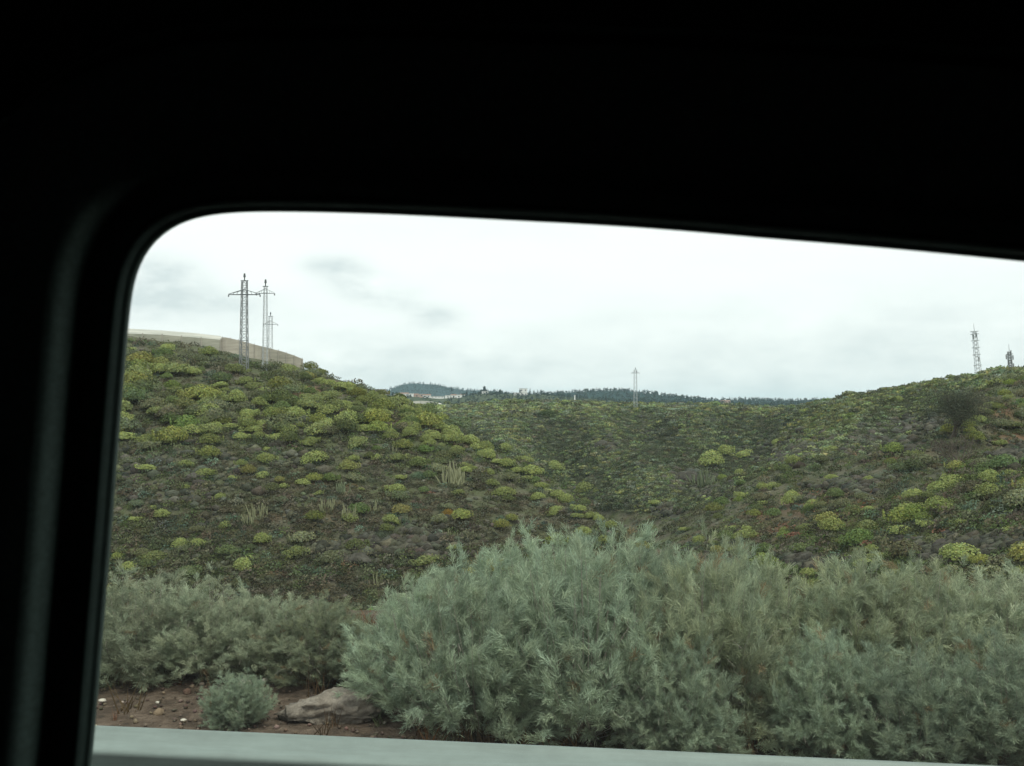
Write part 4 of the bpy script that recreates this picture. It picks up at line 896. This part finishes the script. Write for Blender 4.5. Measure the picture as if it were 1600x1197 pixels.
# ------------------------------------------------------------------ roadside: wispy grey-green bushes
def wispy(rng, nstem, nleaf, c0, c1, brown=0):
    """bush of radius .5, height 1: arching stems with fine leaf blades. returns (leaf V,F,C), (stem V,F)"""
    a = rng.uniform(0, 2 * math.pi, nstem); rad = .5 * np.sqrt(rng.uniform(0, 1, nstem)); low = rng.random(nstem) < .14
    topz = np.sqrt(np.clip(1 - (rad / .54) ** 2, .03, 1)) * rng.uniform(.62, 1.0, nstem) * np.where(low, .35, 1)
    base = np.stack([np.cos(a) * .07 * rng.random(nstem), np.sin(a) * .07 * rng.random(nstem), np.zeros(nstem)], 1)
    tip = np.stack([np.cos(a) * rad, np.sin(a) * rad, topz], 1)
    mid = base * .35 + tip * .65; mid[:, 2] = tip[:, 2] * .42; mid[:, :2] += rng.normal(size=(nstem, 2)) * .04
    bez = lambda k, t_: ((1 - t_) ** 2)[:, None] * base[k] + (2 * t_ * (1 - t_))[:, None] * mid[k] + (t_ ** 2)[:, None] * tip[k]
    SV = []; SF = []; b0 = 0; seg = 6; kk = np.arange(nstem)
    ring = []
    for s in range(seg + 1):
        c_ = bez(kk, np.full(nstem, s / seg)); r_ = .0042 * (1 - .8 * s / seg)
        for q in range(3): ring.append(c_ + np.array([math.cos(q * 2.1) * r_, math.sin(q * 2.1) * r_, 0]))
    Rg = np.stack(ring, 1)            # nstem, (seg+1)*3, 3
    SV = Rg.reshape(-1, 3); fb = []
    for s in range(seg):
        for q in range(3):
            p_ = (q + 1) % 3; fb.append((s * 3 + q, s * 3 + p_, s * 3 + 3 + p_, s * 3 + 3 + q))
    SF = (np.array(fb)[None] + (kk * (seg + 1) * 3)[:, None, None]).reshape(-1, 4)
    nb_ = 34; aa = rng.uniform(0, 6.28, nb_); rb = rng.uniform(.35, .56, nb_)
    b0_ = np.stack([np.cos(aa) * .05, np.sin(aa) * .05, np.zeros(nb_)], 1); b2_ = np.stack([np.cos(aa + .3) * rb, np.sin(aa + .3) * rb, rng.uniform(.12, .6, nb_)], 1)
    b1_ = np.stack([np.cos(aa) * rb * .6, np.sin(aa) * rb * .6, b2_[:, 2] * 1.1 + .08], 1); EV = []
    for s in range(seg + 1):
        q_ = s / seg; c_ = (1 - q_) ** 2 * b0_ + 2 * q_ * (1 - q_) * b1_ + q_ * q_ * b2_; r_ = .0045 * (1 - .75 * q_)
        for q in range(3): EV.append(c_ + np.array([math.cos(q * 2.1) * r_, math.sin(q * 2.1) * r_, 0]))
    EV = np.stack(EV, 1); SF = np.vstack([SF, (np.array(fb)[None] + (np.arange(nb_) * (seg + 1) * 3)[:, None, None]).reshape(-1, 4) + len(SV)]); SV = np.vstack([SV, EV.reshape(-1, 3)])
    # side twigs: tufts along the stems
    nt_ = nstem * 9; k = rng.integers(0, nstem, nt_); t_ = rng.uniform(.26, 1.03, nt_) ** .8; tc_ = bez(k, t_) + rng.normal(size=(nt_, 3)) * (.024, .024, .02)
    dirs = bez(k, np.minimum(t_ + .1, 1.1)) - bez(k, t_); dirs /= np.linalg.norm(dirs, axis=1)[:, None] + 1e-9
    td = dirs * .75 + rng.normal(size=(nt_, 3)) * .45 + (0, 0, .12); td /= np.linalg.norm(td, axis=1)[:, None]
    j = rng.integers(0, nt_, nleaf); al = rng.uniform(0, .085, nleaf)
    P = tc_[j] + td[j] * al[:, None] + rng.normal(size=(nleaf, 3)) * .007
    ld = td[j] + rng.normal(size=(nleaf, 3)) * .42; ld /= np.linalg.norm(ld, axis=1)[:, None]
    sd_ = np.cross(ld, rng.normal(size=(nleaf, 3))); sd_ /= np.linalg.norm(sd_, axis=1)[:, None] + 1e-9
    ln = rng.uniform(.022, .060, nleaf)[:, None]; wd = rng.uniform(.0011, .0021, nleaf)[:, None]
    V = np.stack([P - sd_ * wd * .5, P + ld * ln * .55 - sd_ * wd * .8, P + ld * ln, P + ld * ln * .5 + sd_ * wd * .8], 1).reshape(-1, 3)
    q = np.arange(nleaf) * 4; Fc = np.stack([q, q + 1, q + 2, q + 3], 1)
    hz = np.clip(P[:, 2], 0, 1)[:, None]; mixv = rng.random((nt_, 1))[j] * .6 + .4 * rng.random((nleaf, 1))
    pl = rng.uniform(.80, 1.22, (nstem, 1))[k][j]
    C_ = (np.array(c0) * (1 - mixv) + np.array(c1) * mixv) * rng.uniform(.8, 1.2, (nleaf, 1)) * pl
    dry = (rng.random(nt_) < brown)[j]; C_[dry] = np.array((.25, .20, .12)) * rng.uniform(.7, 1.2, (dry.sum(), 1))
    return (V, Fc, np.repeat(C_, 4, 0)), (SV, SF)
twig = mat_plain('pale_twig', (.26, .24, .205), .9, var=.3, scale=20)
GL0, GL1 = (.255, .335, .255), (.31, .365, .245)
OL0, OL1 = (.24, .30, .215), (.32, .345, .21)
DR0, DR1 = (.14, .10, .055), (.20, .15, .08)
WM = {}
for nm, c_ in (('glaucous', (GL0, GL1)), ('olive', (OL0, OL1)), ('straw', ((.27, .335, .24), (.35, .375, .255)))):
    WM[nm] = []
    for k in range(3):
        (V_, F_, C_), (SV, SF) = wispy(RNG, 170, 120000, *c_, brown=.05 if nm == 'olive' else .01)
        WM[nm].append((npmesh('foliage', V_, F_, LEAFNEAR, C_), npmesh('branches', SV, SF, twig)))
def seen_ground(px, py):
    return hit(px, py, 3.4)
sh = [
 (215, 1050, 240, 893, 'straw', 'grey-green feathery bush at the far left beside the window frame'),
 (325, 1052, 190, 905, 'straw', 'feathery bush second from the window frame with bleached twigs'),
 (420, 1050, 190, 930, 'straw', 'low feathery bush left of the gap above the pale boulder'),
 (505, 1062, 170, 936, 'olive', 'olive feathery bush just above the pale boulder'),
 (370, 1128, 112, 1046, 'glaucous', 'small pale seedling bush alone on the bare dirt left of the boulder'),
 (662, 1110, 230, 905, 'glaucous', 'grey-green bush right above the right end of the pale boulder'),
 (745, 1138, 280, 880, 'glaucous', 'dense grey-green bush at the left side of the big central thicket'),
 (850, 1062, 230, 818, 'glaucous', 'tallest plume of the central thicket, standing behind the rest'),
 (905, 1150, 300, 850, 'glaucous', 'big pale bush in the middle of the central thicket'),
 (1020, 1100, 280, 838, 'glaucous', 'high rounded bush in the right half of the central thicket'),
 (1110, 1150, 250, 855, 'olive', 'olive-tinged bush at the right side of the central thicket'),
 (1215, 1110, 220, 890, 'olive', 'lower olive bush between the central thicket and the right-hand one'),
 (1340, 1100, 260, 868, 'olive', 'tall olive bush, highest of the right-hand thicket'),
 (1455, 1110, 240, 890, 'olive', 'yellowish olive bush in the middle of the right-hand thicket'),
 (1565, 1100, 260, 893, 'straw', 'yellow-brown tinged bush at the right edge of the view'),
 (1285, 1178, 200, 985, 'glaucous', 'low grey bush close to the barrier right of centre'),
 (1420, 1188, 230, 1000, 'glaucous', 'low blue-grey bush close to the barrier in front of the right-hand thicket'),
 (1560, 1190, 240, 990, 'glaucous', 'low blue-grey bush in the lower right corner'),
 (1060, 1180, 190, 1000, 'glaucous', 'shaded low bush close to the barrier below the central thicket'),
 (570, 1062, 130, 960, 'glaucous', 'narrow bush between the olive bush and the central thicket'),
 (45, 1060, 220, 900, 'olive', 'bush hidden behind the window pillar'),
 (1730, 1120, 320, 890, 'olive', 'bush just outside the right edge of the view'),
 (1480, 1040, 260, 885, 'olive', 'bush at the back of the right-hand thicket near the slope'),
 (700, 1040, 220, 890, 'glaucous', 'bush at the back left of the central thicket'),
 (1150, 1050, 200, 862, 'glaucous', 'bush at the back right of the central thicket'),
]
for i, (px, pyb, wp, pyt, kd, lb) in enumerate(sh):
    p = seen_ground(px, pyb); k = p.y / F
    e = empty('roadside_bush', p - Vector((0, 0, .02))); tag(e, lb, 'bush', 'feathery bushes along the roadside')
    fm, sm = WM[kd][i % 3]
    fo = link('foliage', fm, e); so = link('branches', sm, e)
    s = wp * k * 1.05; hgt = (pyb - pyt) * k * 1.04
    for o in (fo, so): o.scale = (s, s, hgt); o.rotation_euler = (0, 0, i * 2.4)
# dry grass and twigs at their feet
n = 5200; P = np.column_stack([RNG.uniform(-4.5, 5.5, n), RNG.uniform(5.2, 8.4, n), np.zeros(n)])
P = P[(P[:, 1] > 6.35) | (RNG.random(n) < .05) | (P[:, 0] > -.5) & (RNG.random(n) < .5)]; P[:, 2] = H(P[:, 0], P[:, 1]) - .02; n = len(P)
def tuft(c_, nb=14):
    d = RNG.normal(size=(nb, 3)) * (.5, .5, .2) + (0, 0, 1); d /= np.linalg.norm(d, axis=1)[:, None]; s = np.cross(d, RNG.normal(size=(nb, 3))); s /= np.linalg.norm(s, axis=1)[:, None]
    P_ = RNG.normal(size=(nb, 3)) * (.12, .12, 0); V_ = np.stack([P_ - s * .02, P_ + s * .02, P_ + d * RNG.uniform(.5, 1.1, (nb, 1))], 1).reshape(-1, 3)
    return V_, np.arange(nb * 3).reshape(-1, 3), np.repeat(RNG.uniform(.6, 1.3, (nb, 1)) * np.array([c_]), 3, 0)
tf = [tuft((.17, .095, .05)), tuft((.14, .10, .06)), tuft((.10, .11, .06))]
k = RNG.integers(0, 3, n)
scatter('dry_grass', [(tf[j], P[k == j], sc3(RNG.uniform(.08, .26, (k == j).sum())), RNG.uniform(0, 6.28, (k == j).sum()), kcol((k == j).sum())) for j in range(3)], LEAF, 'dry reddish grass and dead twigs under the roadside bushes', 'grass')
# gravel on the verge
n = 5200; P = np.column_stack([RNG.uniform(-4, 4.5, n), RNG.uniform(4.6, 8, n), np.zeros(n)]); P[:, 2] = H(P[:, 0], P[:, 1]) - .012
items = []; k = RNG.random(n) < .04
rocks(P[~k], RNG.uniform(.008, .035, (~k).sum()) * np.where(RNG.random((~k).sum()) < .06, 2.4, 1), (.13, .10, .078), items); rocks(P[k], RNG.uniform(.01, .035, k.sum()), (.42, .36, .30), items)
scatter('verge_gravel', items, rockm, 'small brown and pale stones on the bare dirt verge', 'gravel')
# pale boulder and white litter stones
p = seen_ground(512, 1122); k = p.y / F
V_, F_ = rock_t(RNG, 4); V_ /= np.abs(V_).max(0)
V_ = V_ * (92 * k, .26, 33 * k); V_[:, 2] += (V_[:, 0] * .12); V_ += (fbm(V_[:, 0] * 9, V_[:, 2] * 22 + V_[:, 1] * 5, 4) * .06)[:, None] * (0.2, .4, 1)
stone, t, b = mat_new('pale_boulder'); b.inputs['Roughness'].default_value = .95; b.inputs['Specular IOR Level'].default_value = .1
co = nn(t, 'ShaderNodeTexCoord'); n1 = tnoise(9, 8, .7, t, co.outputs['Object']); n2 = tnoise(45, 5, .7, t, co.outputs['Object'])
r1 = ramp(n1.outputs[0], [(.3, (.14, .12, .095)), (.5, (.24, .215, .18)), (.7, (.33, .30, .255))], t); r2 = ramp(n2.outputs[0], [(.3, (.6, .6, .6)), (.7, (1.2, 1.2, 1.2))], t)
t.links.new(mixc(1.0, r1.outputs[0], r2.outputs[0], t, 'MULTIPLY'), b.inputs['Base Color'])
bp = nn(t, 'ShaderNodeBump'); bp.inputs['Strength'].default_value = .9; bp.inputs['Distance'].default_value = .03; t.links.new(n1.outputs[0], bp.inputs['Height']); t.links.new(bp.outputs[0], b.inputs['Normal'])
tag(link('boulder', npmesh('boulder', V_, F_, stone, smooth=True), None, p + Vector((0, .1, .02))), 'long pale smooth boulder lying on the dirt verge under the bushes', 'boulder')
for px, py, w_, lb in ((160, 1097, 12, 'white stone on the dirt near the window frame'), (246, 1101, 7, 'small pale stone on the dirt right of the white one'), (287, 1129, 9, 'white stone at the edge of the barrier'), (384, 1070, 22, 'pale jagged stone behind the small seedling bush'), (413, 1065, 14, 'tilted white stone right of the seedling bush')):
    p = seen_ground(px, py); k = p.y / F; V_, F_ = rock_t(RNG, 2); V_ = V_ * (w_ * k, w_ * k * .8, w_ * k * .7)
    tag(link('stone', npmesh('stone', V_, F_, rockm, np.repeat([(.55, .52, .46)], len(V_), 0)), None, p + Vector((0, 0, .01))), lb, 'stone')

# ------------------------------------------------------------------ thin haze over the whole valley
hz = bpy.data.materials.new('haze'); hz.use_nodes = True; t = hz.node_tree; t.nodes.clear()
o = nn(t, 'ShaderNodeOutputMaterial'); pv = nn(t, 'ShaderNodeVolumePrincipled'); t.links.new(pv.outputs[0], o.inputs['Volume'])
pv.inputs['Color'].default_value = (.62, .86, 1.0, 1); pv.inputs['Density'].default_value = .00012; pv.inputs['Anisotropy'].default_value = .0
m = MB(); m.box((0, 3080, 40), (14600, 6260, 110)); tag(m.build('haze', hz), kind='stuff')
